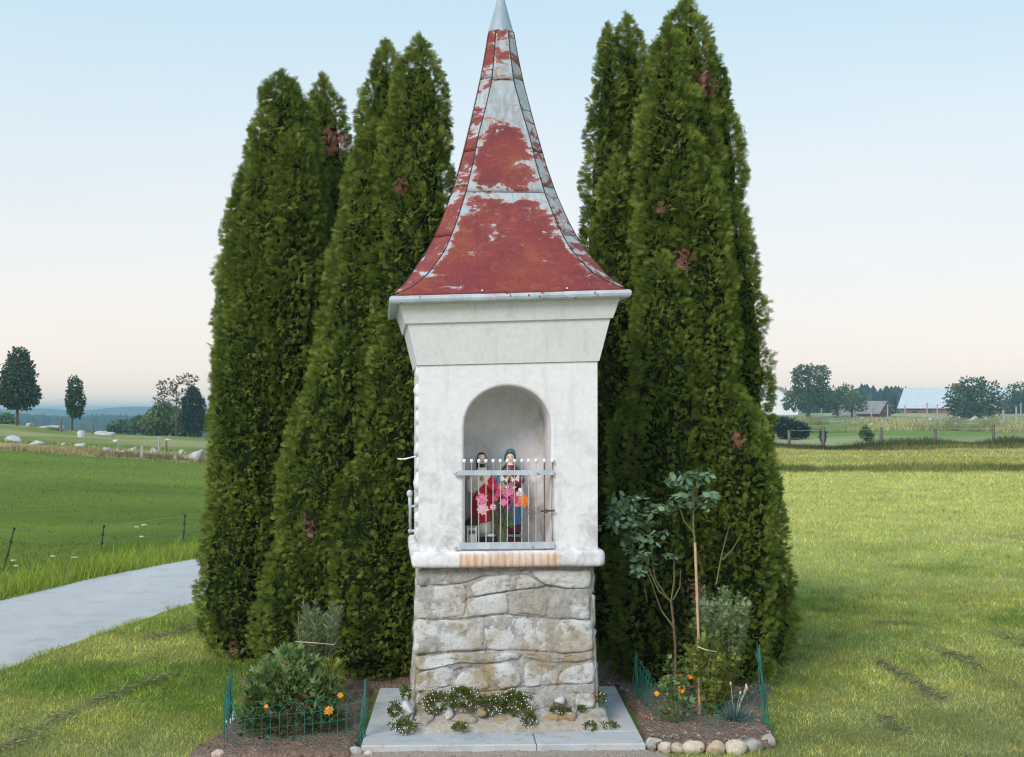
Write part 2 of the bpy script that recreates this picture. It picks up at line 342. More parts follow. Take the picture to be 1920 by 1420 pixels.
def zone_col(x, y):
    """ground cover by place (linear albedo), lawn lighter with distance"""
    u = x / np.maximum(y, 4.); n = np.asarray(lambda *_: 0)
    f = fbm(x * .8, y * .8, 3, 4); f2 = fbm(x * .12, y * .22, 9, 4); f3 = fbm(x * 2.2, y * 2.2, 21, 3)
    g = np.ones(x.shape + (3,))
    lawn = lerp(g * (.19, .285, .050), g * (.42, .45, .125), sstep(.30, .66, f))
    lawn = lerp(lawn, g * (.54, .54, .165), sstep(9, 24, y) * .9)
    lawn = lerp(lawn, g * (.36, .36, .16), sstep(.52, .70, f2) * .55)
    crop = lerp(g * (.095, .16, .024), g * (.18, .245, .034), sstep(.3, .7, f2))
    crop = lerp(crop, g * (.20, .265, .045), sstep(20, 45, y) * .5)
    farf = lerp(g * (.37, .37, .10), g * (.45, .42, .17), sstep(.35, .65, f2))
    pastl = lerp(g * (.20, .25, .07), g * (.36, .34, .15), sstep(.38, .66, fbm(x * .13, y * .2, 11, 4)))
    pastr = lerp(g * (.19, .25, .08), g * (.42, .40, .22), sstep(.40, .62, fbm(x * .12, y * .07, 15, 4))); pastr = lerp(pastr, g * (.42, .41, .39), sstep(.60, .68, fbm(x * .35, y * .16, 19, 3)) * sstep(78, 100, y) * .8)
    dry = g * (.50, .43, .24)
    # right side
    c = lerp(lawn, farf, sstep(41, 43, y + 1.5 * (f - .5)))
    c = lerp(c, g * (.16, .175, .05), np.exp(-((y - 39.4 + 1.6 * (f3 - .5)) / 1.1) ** 2) * .9)
    c = lerp(c, g * (.10, .115, .045), sstep(62, 65, y))
    c = lerp(c, pastr, sstep(69, 73, y + 3 * (f3 - .5)))
    c = lerp(c, g * (.18, .27, .07), np.clip(np.exp(-((x - 25) / 11) ** 2 - ((y - 93) / 14) ** 2) * 1.6, 0, 1))
    # left side, beyond the road
    rx = np.interp(y, ROADC[:6, 1], ROADC[:6, 0]); lf = sstep(-.9, -1.6, x - rx) * (1 - sstep(-.12, .0, u))
    e50 = 50 + 2.5 * (f - .5)
    cl = lerp(crop, dry, sstep(0, 1.2, y - e50)); cl = lerp(cl, pastl, sstep(5, 9, y - e50 + 4 * (f3 - .5)))
    cl = lerp(cl, g * (.15, .235, .03), sstep(-2.3, -1.7, x - rx) )
    c = lerp(c, cl, lf)
    return np.clip(c, .01, .7)
ys = np.concatenate([np.linspace(-60, 3.5, 14), np.geomspace(4, 4000, 520)])
us = np.concatenate([np.linspace(-6, -.46, 30), np.linspace(-.45, .45, 260), np.linspace(.46, 6, 30)])
sy = np.where(ys > 4, ys, 4 + (4 - ys) * .6)
X = sy[:, None] * us[None, :]; Y = np.repeat(ys[:, None], len(us), 1)
Z = hgt(X, Y)
idx = np.arange(X.size).reshape(X.shape)
F = np.stack([idx[:-1, :-1], idx[:-1, 1:], idx[1:, 1:], idx[1:, :-1]], -1).reshape(-1, 4)
g_ = npmesh('ground', np.stack([X, Y, Z], -1).reshape(-1, 3), F, MAT['terrain'], None, {'col': ('POINT', zone_col(X.ravel(), Y.ravel()) * (1 - .30 * (1 - sstep(8, 17, Y.ravel())))[:, None])}, True)  # near ground darkened: thatch tone and shade between blades put into the colour
tag(g_, kind='structure')

# road
def road():
    P = []
    for i in range(len(ROADC) - 1):
        for t in np.linspace(0, 1, 14, endpoint=False): P.append(ROADC[i] * (1 - t) + ROADC[i + 1] * t)
    P.append(ROADC[-1]); P = np.array(P)
    for _ in range(8): P[1:-1] = (P[:-2] + 2 * P[1:-1] + P[2:]) / 4
    T = unit(np.gradient(P, axis=0)); N = np.stack([T[:, 1], -T[:, 0]], -1); V = []
    k = np.linspace(-.98, .98, 9)
    for i in range(len(P)):
        for j in k:
            e = .05 * (vnoise(np.array(i * .9), np.array(j * 3.), 4) - .5) * (abs(j) > .9)
            q = P[i] + N[i] * (j + e); V.append((q[0], q[1], float(hgt(q[0], q[1])) - .008 + .03 * (1 - j ** 4)))
    F = [(i * 9 + j, i * 9 + j + 1, (i + 1) * 9 + j + 1, (i + 1) * 9 + j) for i in range(len(P) - 1) for j in range(8)]
    o = npmesh('road', np.array(V), np.array(F)[:, ::-1], MAT['road'], None, None, True); return tag(o, kind='structure')
road()

def in_poly(x, y, poly):
    r = np.zeros(x.shape, bool); j = len(poly) - 1
    for i in range(len(poly)):
        xi, yi = poly[i][:2]; xj, yj = poly[j][:2]
        c = ((yi > y) != (yj > y)) & (x < (xj - xi) * (y - yi) / (yj - yi + 1e-12) + xi); r ^= c; j = i
    return r
def sheet(name, poly, z, m, step=.05, amp=.02, seed=1):
    """irregular ground patch: grid clipped to a polygon, gently lumpy"""
    P = np.array([p[:2] for p in poly]); x0, y0 = P.min(0); x1, y1 = P.max(0)
    xs = np.arange(x0, x1 + step, step); yy = np.arange(y0, y1 + step, step); X, Y = np.meshgrid(xs, yy)
    ins = in_poly(X + .05 * (fbm(X * 7, Y * 7, seed) - .5), Y + .05 * (fbm(X * 7, Y * 7, seed + 9) - .5), poly)
    Z = z + amp * fbm(X * 9, Y * 9, seed + 3) + amp * .8 * vnoise(X * 30, Y * 30, seed + 4)
    Z = np.where(ins, Z, -.02); idx = np.arange(X.size).reshape(X.shape)
    F = np.stack([idx[:-1, :-1], idx[:-1, 1:], idx[1:, 1:], idx[1:, :-1]], -1).reshape(-1, 4)
    keep = ins.ravel()[F].any(1); F = F[keep]; used = np.unique(F); mp = -np.ones(X.size, int); mp[used] = np.arange(len(used))
    o = npmesh(name, np.stack([X, Y, Z], -1).reshape(-1, 3)[used], mp[F], m, None, None, True); return tag(o, kind='structure')
BED_L = [(-1.62, 6.80), (-1.56, 7.3), (-1.5, 8.0), (-1.75, 8.8), (-1.3, 9.3), (-.5, 9.2), (-.5, 8.46), (-.86, 8.43), (-.835, 7.7), (-.80, 6.92), (-.80, 6.76)]
BED_R = [(.73, 6.98), (.70, 7.7), (.67, 8.46), (.3, 8.46), (.3, 9.3), (1.5, 9.3), (1.62, 8.5), (1.42, 7.9), (1.38, 7.2), (1.33, 7.02)]
GRAV = [(-1.7, 4.6), (-1.62, 6.84), (-.76, 6.98), (.70, 7.0), (.78, 6.86), (.95, 6.6), (1.5, 4.6)]
sheet('soil_bed', BED_L, .012, MAT['soil'], .03, .03, 2)
sheet('soil_bed', BED_R, .012, MAT['soil'], .03, .03, 5)
sheet('gravel_path', GRAV, .008, MAT['gravel'], .035, .010, 8)

# ------------------------------------------------------------------ wayside shrine
SH_AX = np.array([-.065, 7.84]); SH_RZ = R(5.5); SH_Z = .05
shrine = empty('wayside_shrine', (SH_AX[0], SH_AX[1], SH_Z), SH_RZ, 'white plastered wayside shrine with tall flared roof of flaking red paint on a stone base', 'shrine')
_cr, _sr = math.cos(SH_RZ), math.sin(SH_RZ)
def loc(px, py, yf):
    """pixel -> shrine-local (x, z) on the plane local y = -yf"""
    d = ray(px, py); o = np.array([-SH_AX[0], -SH_AX[1], CAM_H - SH_Z])
    ly = lambda v: -_sr * v[0] + _cr * v[1]
    lx = lambda v: _cr * v[0] + _sr * v[1]
    t = (-yf - ly(o)) / ly(d); return lx(o) + lx(d) * t, o[2] + d[2] * t
def skew(p):
    x, y, z = p; k = float(np.interp(z, [1.5, 1.95, 2.3, 2.36, 2.9, 4], [0, .027, .038, .034, .006, 0])); return (x, y, z + k * x)
def sMB(): m = MB(); m.fix = skew; return m
def rect_loft(m, prof, r=0.0, seg=1):
    """loft of rounded rectangles; prof: (half x, half y, z)"""
    V = []; F = []; k = 0
    for hx, hy, z in prof:
        ring = []
        for (sx, sy, a0) in ((1, -1, -90), (1, 1, 0), (-1, 1, 90), (-1, -1, 180)):
            for i in range(seg + 1):
                a = R(a0 + 90 * i / seg) if seg else 0
                ring.append((sx * (hx - r) + r * math.cos(a), sy * (hy - r) + r * math.sin(a), z))
        k = len(ring); V += ring
    for i in range(len(prof) - 1):
        for j in range(k): F.append((i * k + j, i * k + (j + 1) % k, (i + 1) * k + (j + 1) % k, (i + 1) * k + j))
    F.append(tuple(range(k))[::-1]); F.append(tuple((len(prof) - 1) * k + j for j in range(k)))
    return m.add(V, F)
HX, HY = .487, .49
Z_SILLT, Z_FR = .935, 1.95
def body():
    nl, _ = loc(870, 900, HY); nr, _ = loc(1033, 900, HY); _, zt = loc(950, 724, HY); _, zs = loc(950, 803, HY); zb = Z_SILLT - .01
    cx, hw = (nl + nr) / 2, (nr - nl) / 2; ar = []
    for z in np.linspace(zb, zs, 8)[:-1]: ar.append((cx - hw, z))
    for a in np.linspace(math.pi, 0, 31): ar.append((cx + hw * math.cos(a), zs + (zt - zs) * math.sin(a) ** .92))
    for z in np.linspace(zs, zb, 8)[1:]: ar.append((cx + hw, z))
    ar = np.array(ar); n_ = len(ar); tn = unit(np.gradient(ar, axis=0)); nm = np.stack([-tn[:, 1], tn[:, 0]], -1)  # outward from opening
    nm[0] = (-1, 0); nm[-1] = (1, 0)
    rr = .016; rings = []
    for k in range(5):
        a = k / 4 * math.pi / 2; rings.append((ar + nm * rr * (1 - math.sin(a)), -HY + rr * (1 - math.cos(a))))
    D = .40
    rings.append((ar, -HY + .2)); rings.append((ar, -HY + D - .05))
    for k in range(1, 5):
        a = k / 4 * math.pi / 2; rings.append((ar - nm * .05 * (1 - math.cos(a)), -HY + D - .05 + .05 * math.sin(a)))
    V = []; F = []
    for P, y in rings: V += [(p[0], y, p[1]) for p in P]
    for i in range(len(rings) - 1):
        for j in range(n_ - 1): F.append((i * n_ + j, i * n_ + j + 1, (i + 1) * n_ + j + 1, (i + 1) * n_ + j))
    F.append(tuple((len(rings) - 1) * n_ + j for j in range(n_)))
    # niche floor
    b = len(V); V += [(cx - hw, -HY + .0, zb), (cx + hw, -HY + .0, zb), (cx + hw, -HY + D, zb), (cx - hw, -HY + D, zb)]; F.append((b, b + 1, b + 2, b + 3))
    # front face round the arch
    out = rings[0][0]; b = len(V); V += [(p[0], -HY, Z_FR) for p in out]
    for j in range(n_ - 1):
        if abs(out[j][0] - out[j + 1][0]) > 1e-6: F.append((j, b + j, b + j + 1, j + 1))
    j0 = int(np.argmax(out[:, 1] > zs - 1e-6)); jl = 0
    jr = n_ - 1
    xl, xr = out[0][0], out[-1][0]
    zz = np.linspace(zb, Z_FR, 14)
    for (xa, xb) in ((-HX, xl), (xr, HX)):
        b = len(V)
        for z in zz: V += [(xa, -HY, z), (xb, -HY, z)]
        for i in range(13): F.append((b + 2 * i, b + 2 * i + 1, b + 2 * i + 3, b + 2 * i + 2))
    # sides and back
    b = len(V)
    for z in zz: V += [(-HX, -HY, z), (HX, -HY, z), (HX, HY, z), (-HX, HY, z)]
    for i in range(13):
        for j in (1, 2, 3): F.append((b + 4 * i + j, b + 4 * i + (j + 1) % 4, b + 4 * (i + 1) + (j + 1) % 4, b + 4 * (i + 1) + j))
    m = sMB(); m.add(V, F); o = m.build('niche_wall', MAT['plaster'], shrine)
    me = o.data; bm = bmesh.new(); bm.from_mesh(me); bmesh.ops.remove_doubles(bm, verts=bm.verts, dist=.0004); bmesh.ops.recalc_face_normals(bm, faces=bm.faces)
    for f in bm.faces:
        c = f.calc_center_median(); f.smooth = (c.y > -HY + .0005 and abs(c.x) < HX - .01 and c.y < HY - .05)
    for ed in bm.edges:
        if ed.calc_face_angle(0) > R(50): ed.smooth = False
    bm.to_mesh(me); bm.free(); return cx, hw, zb, D
NCX, NHW, NZB, ND = body()
# sill with a rounded nose
m = sMB(); pr = []
for a in np.linspace(-90, 90, 11): ca = max(0, math.cos(R(a))) ** .55; sa = math.copysign(abs(math.sin(R(a))) ** .75, a); pr.append((HX + .010 + .028 * ca, HY + .012 + .028 * ca, .893 + .045 * sa))
pr = [(HX - .02, HY - .02, .848)] + pr + [(HX - .03, HY - .03, .944)]
rect_loft(m, pr, .03, 4); m.build('sill', MAT['plaster'], shrine, True)
# two stepped cornices
m = sMB(); rect_loft(m, [(.47, .47, 1.9495), (.496, .499, 1.952), (.549, .552, 2.178), (.50, .50, 2.18)]); m.build('cornice', MAT['plaster'], shrine)
m = sMB(); rect_loft(m, [(.5, .5, 2.1775), (.561, .564, 2.178), (.60, .603, 2.30), (.5, .5, 2.302)]); m.build('cornice', MAT['plaster'], shrine)
# roof: square at the eaves, eight-sided above
LV = np.array([(2.318, .637, .640), (2.345, .575, .615), (2.385, .510, .575), (2.435, .447, .535), (2.50, .396, .494), (2.569, .349, .447), (2.65, .312, .403), (2.75, .274, .357), (2.913, .221, .295), (3.08, .180, .243), (3.261, .143, .197), (3.42, .101, .160), (3.581, .0635, .124), (3.74, .047, .093), (3.90, .034, .067)])
def prof(z): return float(np.interp(z, LV[:, 0], LV[:, 1])), float(np.interp(z, LV[:, 0], LV[:, 2]))
from_z = [(2.0, 1.15), (2.55, 1.0), (2.68, .84), (2.80, .76), (2.87, .56), (2.905, .24), (2.93, .44), (2.97, .72), (3.08, .90), (3.16, .88), (3.24, .80), (3.30, .60), (3.38, .22), (3.50, .08), (3.57, .24), (3.62, .30), (3.70, .46), (3.80, .44), (3.9, .66)]
def paint_at(z, edge, diag):
    p = np.interp(z, [q[0] for q in from_z], [q[1] for q in from_z])
    if diag: p = p * .5 + .2 + (.16 if diag < 0 else -.10) * (z > 2.6)
    return p - .20 * max(0, abs(edge) - .78) / .22 * (z > 2.40) - .22 * max(0, abs(edge) - .9) / .1 - .25 * max(0, -edge - .86) / .14 * (z < 2.9)
def rpt(face, z, t, off=0.):
    """face 0..3 main (front, right, back, left), 4..7 the narrow diagonal ones; t -1..1 across"""
    a, b = prof(z); a = a; b = b + off
    k = face % 4
    if face < 4: x, y = a * t, -b
    else:
        q = (t + 1) / 2; x, y = a + (b - a) * q, -b + (b - a) * q
    for _ in range(k): x, y = -y, x
    return x, y
def panel(face, z0, z1, t0=None, t1=None, x0=None, x1=None, off=.003, name='roof_panel'):
    zs = np.unique(np.concatenate([np.linspace(z0, z1, max(3, int((z1 - z0) / .03))), LV[(LV[:, 0] > z0) & (LV[:, 0] < z1), 0]]))
    V = []; F = []; P = []; nx = 7
    for z in zs:
        a, b = prof(z); lo, hi = -1., 1.
        if x0 is not None: lo = max(-1., min(1., x0 / a))
        if x1 is not None: hi = max(-1., min(1., x1 / a))
        g = .003 / max(a if face < 4 else (b - a) * .7 + .003, .01)
        lo, hi = (lo + g if lo <= -1 else lo), (hi - g if hi >= 1 else hi)
        if hi < lo: hi = lo
        for t in np.linspace(lo, hi, nx):
            x, y = rpt(face, z, t, off); V.append((x, y, z)); P.append(paint_at(z, t if face < 4 else t * .6, 0 if face < 4 else (-1 if face == 7 else 1)))
    n0 = len(V)
    for i in range(len(zs) - 1):
        for j in range(nx - 1): F.append((i * nx + j, i * nx + j + 1, (i + 1) * nx + j + 1, (i + 1) * nx + j))
    # a folded lip along the lower edge gives the sheet its thickness
    for t_, j in enumerate(range(nx)):
        x, y, z = V[j]; s_ = 1 - .012 / max(abs(x), abs(y)); V.append((x * s_, y * s_, z - .001)); P.append(P[j])
    for j in range(nx - 1): F.append((n0 + j, n0 + j + 1, j + 1, j))
    V = np.array([skew(v) for v in V])
    return npmesh(name, V, np.array(F), MAT['roof'], shrine, {'paint': ('POINT', np.array(P))}, False)
m = sMB(); V = []; F = []
for z, a, b in LV:
    for k in range(4):
        for t in (-1, 1):
            x, y = rpt(k, z, t, -.008); V.append((x, y, z))
for i in range(len(LV) - 1):
    for j in range(8): F.append((i * 8 + j, i * 8 + (j + 1) % 8, (i + 1) * 8 + (j + 1) % 8, (i + 1) * 8 + j))
F.append(tuple(range(8))[::-1]); m.add(V, F); m.build('roof_core', MAT['dark'], shrine)
for f in range(4):
    if f == 0:
        panel(0, 2.32, 2.912, x1=-.1665); panel(0, 2.32, 2.912, x0=-.166, x1=.284, off=.0055); panel(0, 2.32, 2.912, x0=.2845)
    else: panel(f, 2.32, 2.912)
    panel(f, 2.915, 3.585, off=.004); panel(f, 3.588, 3.895, off=.005)
for f in range(4, 8):
    for z0, z1 in ((2.33, 2.66), (2.663, 2.95), (2.953, 3.16), (3.163, 3.41), (3.413, 3.60), (3.603, 3.893)):
        if z1 > 2.4: panel(f, max(z0, 2.34), z1)
for f in range(4):
    for t in (-1, 1):
        m = sMB(); m.tube([(*rpt(f, z, t, .003), z) for z in np.linspace(2.345, 3.89, 40)], .003, 5); m.build('roof_seam', MAT['dark'], shrine)
m = sMB()     # eave flashing, open underneath so the cornice tucks in
rect_loft(m, [(.585, .585, 2.300), (.637, .640, 2.281), (.645, .648, 2.290), (.649, .652, 2.303), (.645, .648, 2.318), (.632, .635, 2.324)]); m.build('eave_flashing', MAT['zinc'], shrine)
m = sMB(); m.lathe([(.060, 3.888), (.0745, 3.884), (.0765, 3.888), (.072, 3.905), (.050, 3.985), (.030, 4.06), (.014, 4.118), (.004, 4.135)], 20); m.build('roof_cap', MAT['cap'], shrine, False)
for dx in (-.155, .30):
    m = sMB(); m.ball((dx, -.638, 2.338), (.006, .006, .005)); m.build('screw_head', MAT['knob'], shrine)

# stone base ---------------------------------------------------------
m = MB(); rect_loft(m, [(.496, .480, -.03), (.484, .466, .25), (.462, .450, .60), (.448, .443, .86)]); m.build('mortar_core', MAT['mortar'], shrine)
def stone_poly(poly, yfun, mapf, bulge=.018, name='stone', seed=0, mat_='stone'):
    """irregular flat-faced stone grown outward from a wall plane; poly in (x,z)"""
    P = []
    poly = np.array(poly, float); c = poly.mean(0); r_ = np.random.default_rng(abs(seed))
    for i in range(len(poly)):
        a, b = poly[i], poly[(i + 1) % len(poly)]; k = max(1, int(np.linalg.norm(b - a) / .03))
        for t in range(k): P.append(a + (b - a) * t / k)
    P = np.array(P); k = len(P); P = P + r_.normal(0, .0042, P.shape)
    for _ in range(1): P = (np.roll(P, 1, 0) + 4 * P + np.roll(P, -1, 0)) / 6
    V = []; F = []
    lev = [(1.03, -.010), (1.035, .25 * bulge), (.985, .75 * bulge), (.86, .95 * bulge), (.55, 1.0 * bulge), (.25, 1.0 * bulge)]
    off = fbm(P[:, 0] * 14 + seed, P[:, 1] * 14, 3)
    for s_, d in lev:
        Q = c + (P - c) * s_
        dd = d + (d > 0) * ((fbm(Q[:, 0] * 22 + seed * 3.1, Q[:, 1] * 22, 6, 4) - .5) * .024)
        V += [mapf(q[0], q[1], yfun(q[1]) + e) for q, e in zip(Q, dd)]
    V.append(mapf(c[0], c[1], yfun(c[1]) + 1.05 * bulge))
    for i in range(len(lev) - 1):
        for j in range(k): F.append((i * k + j, i * k + (j + 1) % k, (i + 1) * k + (j + 1) % k, (i + 1) * k + j))
    b = (len(lev) - 1) * k
    for j in range(k): F.append((b + j, b + (j + 1) % k, len(V) - 1))
    m = MB(); m.add(V, F); return m.build(name, MAT[mat_], shrine, True)
def ybase(z): return float(np.interp(z, [-.03, .25, .60, .86], [.494, .480, .464, .457]))
ZP = lambda zx, zy: loc(660 + zx / 3.31, 1020 + zy / 3.31, ybase(max(0, .86 - (zy - 160) / 950 * .86)) + .015)
STONES = [
 [(405, 165), (690, 160), (845, 192), (700, 240), (640, 248), (402, 262)],
 [(722, 262), (870, 200), (1000, 188), (1085, 198), (1195, 262), (965, 292), (724, 332)],
 [(1115, 168), (1480, 164), (1478, 272), (1385, 276), (1240, 262), (1160, 222)],
 [(700, 160), (1105, 162), (1122, 195), (1000, 182), (870, 190)],
 [(398, 275), (690, 258), (706, 270), (700, 445), (690, 456), (392, 466)],
 [(722, 345), (962, 304), (976, 428), (830, 440), (722, 452)],
 [(975, 300), (1206, 272), (1222, 452), (1100, 441), (990, 428)],
 [(1214, 272), (1478, 288), (1482, 468), (1236, 456)],
 [(388, 480), (700, 476), (818, 460), (824, 655), (600, 668), (388, 686)],
 [(828, 456), (950, 446), (1130, 472), (1146, 662), (832, 654)],
 [(1150, 474), (1485, 480), (1497, 656), (1330, 676), (1156, 664)],
 [(390, 702), (800, 670), (1050, 682), (1030, 716), (850, 736), (620, 738), (550, 738), (398, 800)],
 [(400, 812), (560, 752), (604, 772), (622, 882), (400, 922)],
 [(640, 862), (700, 776), (788, 770), (866, 890), (760, 918), (640, 892)],
 [(808, 756), (905, 742), (985, 742), (1058, 848), (1030, 894), (930, 900), (878, 862)],
 [(1072, 742), (1112, 722), (1282, 754), (1274, 872), (1078, 890)],
 [(1290, 866), (1306, 790), (1440, 744), (1497, 724), (1502, 862)],
 [(1062, 694), (1330, 692), (1497, 676), (1497, 716), (1300, 742), (1115, 714)],
 [(390, 930), (442, 926), (446, 1000), (388, 996)],
 [(455, 922), (755, 926), (762, 1010), (455, 1010)],
 [(772, 928), (1040, 906), (1050, 1020), (772, 1016)],
 [(1050, 900), (1352, 884), (1360, 922), (1060, 930)],
 [(1368, 884), (1502, 868), (1502, 918), (1372, 922)],
 [(1056, 938), (1262, 934), (1262, 1012), (1100, 1026), (1058, 1020)],
 [(1270, 932), (1382, 930), (1386, 1014), (1274, 1018)],
 [(1392, 930), (1502, 926), (1504, 1016), (1392, 1024)]]
def mortar_face():
    nx, nz = 190, 175; xs = np.linspace(-1, 1, nx); zs = np.linspace(-.03, .858, nz); Xn, Zz = np.meshgrid(xs, zs)
    hw = np.interp(Zz, [-.03, .25, .60, .86], [.499, .489, .466, .452]); Xx = Xn * hw
    dep = np.interp(Zz, [-.03, .25, .60, .86], [.494, .480, .464, .457]) + .006 + .026 * (fbm(Xx * 9, Zz * 9, 13, 4) - .42) + .008 * (fbm(Xx * 45, Zz * 45, 17, 3) - .5)
    dep = dep - .03 * sstep(.93, 1., np.abs(Xn))
    for g in [[(640, 255), (760, 215), (860, 195)], [(720, 340), (960, 298), (1200, 267), (1480, 277)], [(395, 470), (620, 476), (830, 452), (940, 441), (1100, 456), (1300, 472), (1480, 471)], [(410, 697), (600, 676), (900, 660), (1150, 670), (1330, 682), (1490, 660)], [(400, 803), (480, 768), (560, 742)], [(1050, 893), (1280, 880), (1500, 866)], [(704, 270), (712, 350), (694, 440)], [(1130, 215), (1235, 268)], [(400, 926), (480, 905), (620, 884)], [(780, 924), (960, 910)], [(604, 775), (640, 790), (690, 775)]]:
        P = [ZP(*q) for q in g]
        for (a, b) in zip(P[:-1], P[1:]):
            ax, az = a; bx, bz = b; L2 = (bx - ax) ** 2 + (bz - az) ** 2; t = np.clip(((Xx - ax) * (bx - ax) + (Zz - az) * (bz - az)) / L2, 0, 1)
            d = np.hypot(Xx - ax - t * (bx - ax), Zz - az - t * (bz - az)); dep = dep - .012 * np.exp(-(d / .005) ** 2)
    idx = np.arange(Xx.size).reshape(Xx.shape); F = np.stack([idx[:-1, :-1], idx[:-1, 1:], idx[1:, 1:], idx[1:, :-1]], -1).reshape(-1, 4)
    npmesh('mortar_face', np.stack([Xx, -dep, Zz], -1).reshape(-1, 3), F, MAT['mortar'], shrine, None, True)
mortar_face()
for i, s_ in enumerate(STONES):
    stone_poly([ZP(*q) for q in s_][::-1], ybase, lambda x, z, d: (x, -d, z), .010 + .005 * ((i * 7) % 3), seed=i)
sr = np.random.default_rng(5)
for side in (-1, 1):
    z = .02
    for h in (.13, .17, .18, .19, .165):
        y = -.445
        while y < .40:
            w_ = sr.uniform(.2, .38); w_ = min(w_, .45 - y)
            q = [(y + .006, z + .006), (y + w_ - .006, z + .004), (y + w_ - .006, z + h - .006), (y + .006, z + h - .004)]
            if side > 0: stone_poly(q, lambda zz: ybase(zz) + .004, lambda a, b, d: (d, a, b), .016, seed=int(z * 999 + y * 77))
            else: stone_poly(q[::-1], lambda zz: ybase(zz) + .004, lambda a, b, d: (-d, a, b), .016, seed=int(z * 999 + y * 77))
            y += w_
        z += h
# mortar footing and loose footing stones
def lump(name, c, r, m, parent=None, seed=0, rz=0., k=14, n_=9, flat=.0, amp=.28, cut=(.62, .95)):
    """a stone: noisy ellipsoid with a few flattened facets"""
    r_ = np.random.default_rng(abs(seed)); V = []; F = []
    pl = [(unit(r_.normal(size=3)), r_.uniform(*cut)) for _ in range(9)]
    for i in range(n_ + 1):
        p = -math.pi / 2 + math.pi * i / n_
        for j in range(k):
            a = 2 * math.pi * j / k; d = np.array([math.cos(p) * math.cos(a), math.cos(p) * math.sin(a), math.sin(p)]); s_ = 1.
            for nn, h in pl:
                q = d @ nn
                if q > 1e-3: s_ = min(s_, h / q)
            s_ *= 1 + amp * .5 * (float(fbm(np.array(d[0] * 1.7 + seed * 3.3 + d[2]), np.array(d[1] * 1.7 + d[2] * 1.3), seed, 3)) - .5)
            V.append(d * s_ * r)
    V = np.array(V)
    for i in range(n_):
        for j in range(k): F.append((i * k + j, i * k + (j + 1) % k, (i + 1) * k + (j + 1) % k, (i + 1) * k + j))
    ca, sa = math.cos(rz), math.sin(rz); V = np.stack([V[:, 0] * ca - V[:, 1] * sa, V[:, 0] * sa + V[:, 1] * ca, V[:, 2]], -1) + (c if parent is None or True else 0)
    return npmesh(name, V, np.array(F), m, parent, None, cut[0] > .5)
V = []; F = []; nx, ny = 40, 8
for j in range(ny):
    for i in range(nx):
        x = -.53 + 1.08 * i / (nx - 1); t = j / (ny - 1); y = -.655 + .24 * t
        z = -.01 + .075 * min(1, t * 1.6) ** .7 + .03 * float(fbm(np.array(x * 9.), np.array(y * 9.), 3)) * (t > 0)
        if i in (0, nx - 1): z = -.01
        V.append((x, y, z))
for j in range(ny - 1):
    for i in range(nx - 1): F.append((j * nx + i, j * nx + i + 1, (j + 1) * nx + i + 1, (j + 1) * nx + i))
MAT['footing'] = stone_mat('pale_footing_mortar', (.44, .40, .36), (.60, .57, .54), (.38, .29, .18), .12)
npmesh('mortar_footing', np.array(V), np.array(F), MAT['footing'], shrine, None, True)
for i, (zx, zy, w_, h_) in enumerate([(350, 1040, 100, 110), (470, 1110, 150, 90), (590, 1060, 80, 80), (690, 1105, 190, 75), (920, 1108, 200, 85), (1045, 1135, 90, 40), (1250, 1105, 180, 90), (1370, 1085, 150, 90), (1470, 1090, 120, 70), (1300, 985, 90, 60), (570, 1000, 120, 70), (800, 1050, 90, 60)]):
    yf = .56 + (zy - 1050) / 120 * .06 if zy > 1020 else .51
    x, z = loc(660 + zx / 3.31, 1020 + zy / 3.31, yf); s_ = .00285 / 3.31
    lump('footing_stone', (x, -yf + .03, z), (w_ * s_ * .56, .07, h_ * s_ * .6), MAT['stone'], shrine, 40 + i, 0, 18, 10, 0, .7, (.40, .85))

# gate -----------------------------------------------------------------
GY = HY + .014
gate = bpy.data.objects.new('niche_gate', None); COL.objects.link(gate); gate.parent = shrine
def gx(px): return loc(px, 950, GY)[0]
def gz(py): return loc(950, py, GY)[1]
zt_, zb_ = gz(865), gz(1031)
for i, px in enumerate([870.5, 884.2, 897.9, 911.3, 924.8, 938.1, 951.3, 965.1, 978.6, 991.4, 1005, 1020.7, 1035.5]):
    x = gx(px); m = MB(); j = sr.normal(0, .0012)
    m.tube([(x, -GY, zb_), (x + j, -GY - .001, (zt_ + zb_) / 2), (x, -GY, zt_)], .0028, 6); m.build('bar', MAT['bar'] if i < 11 else MAT['rust'], gate)
    m = MB(); m.lathe([(.004, zt_ - .009), (.009, zt_ - .007), (.0095, zt_ + .006), (.007, zt_ + .011), (.002, zt_ + .012)], 8, (x, -GY)); m.build('knob', MAT['knob'], gate, True)
for (ya, yb, xa, xb) in ((881.8, 891.2, 859, 1038), (1016.6, 1029, 861, 1039)):
    m = MB(); m.box((gx(xa), -GY - .008, gz(yb)), (gx(xb), -GY - .0045, gz(ya))); m.build('rail', MAT['gate'], gate)
for py in (890, 1029):
    m = MB(); m.tube([(gx(855), -HY + .006, gz(py)), (gx(855), -GY - .010, gz(py)), (gx(862), -GY - .010, gz(py))], .006, 6); m.ball((gx(854), -GY - .006, gz(py - 3)), .011); m.build('hinge', MAT['zinc'], gate)
m = MB(); m.tube([(gx(1013), -GY - .006, gz(959)), (gx(1040), -GY - .006, gz(958))], .0055, 6); m.tube([(gx(1022), -GY - .010, gz(955)), (gx(1024), -GY - .012, gz(963))], .006, 6); m.build('latch', MAT['rust'], gate)
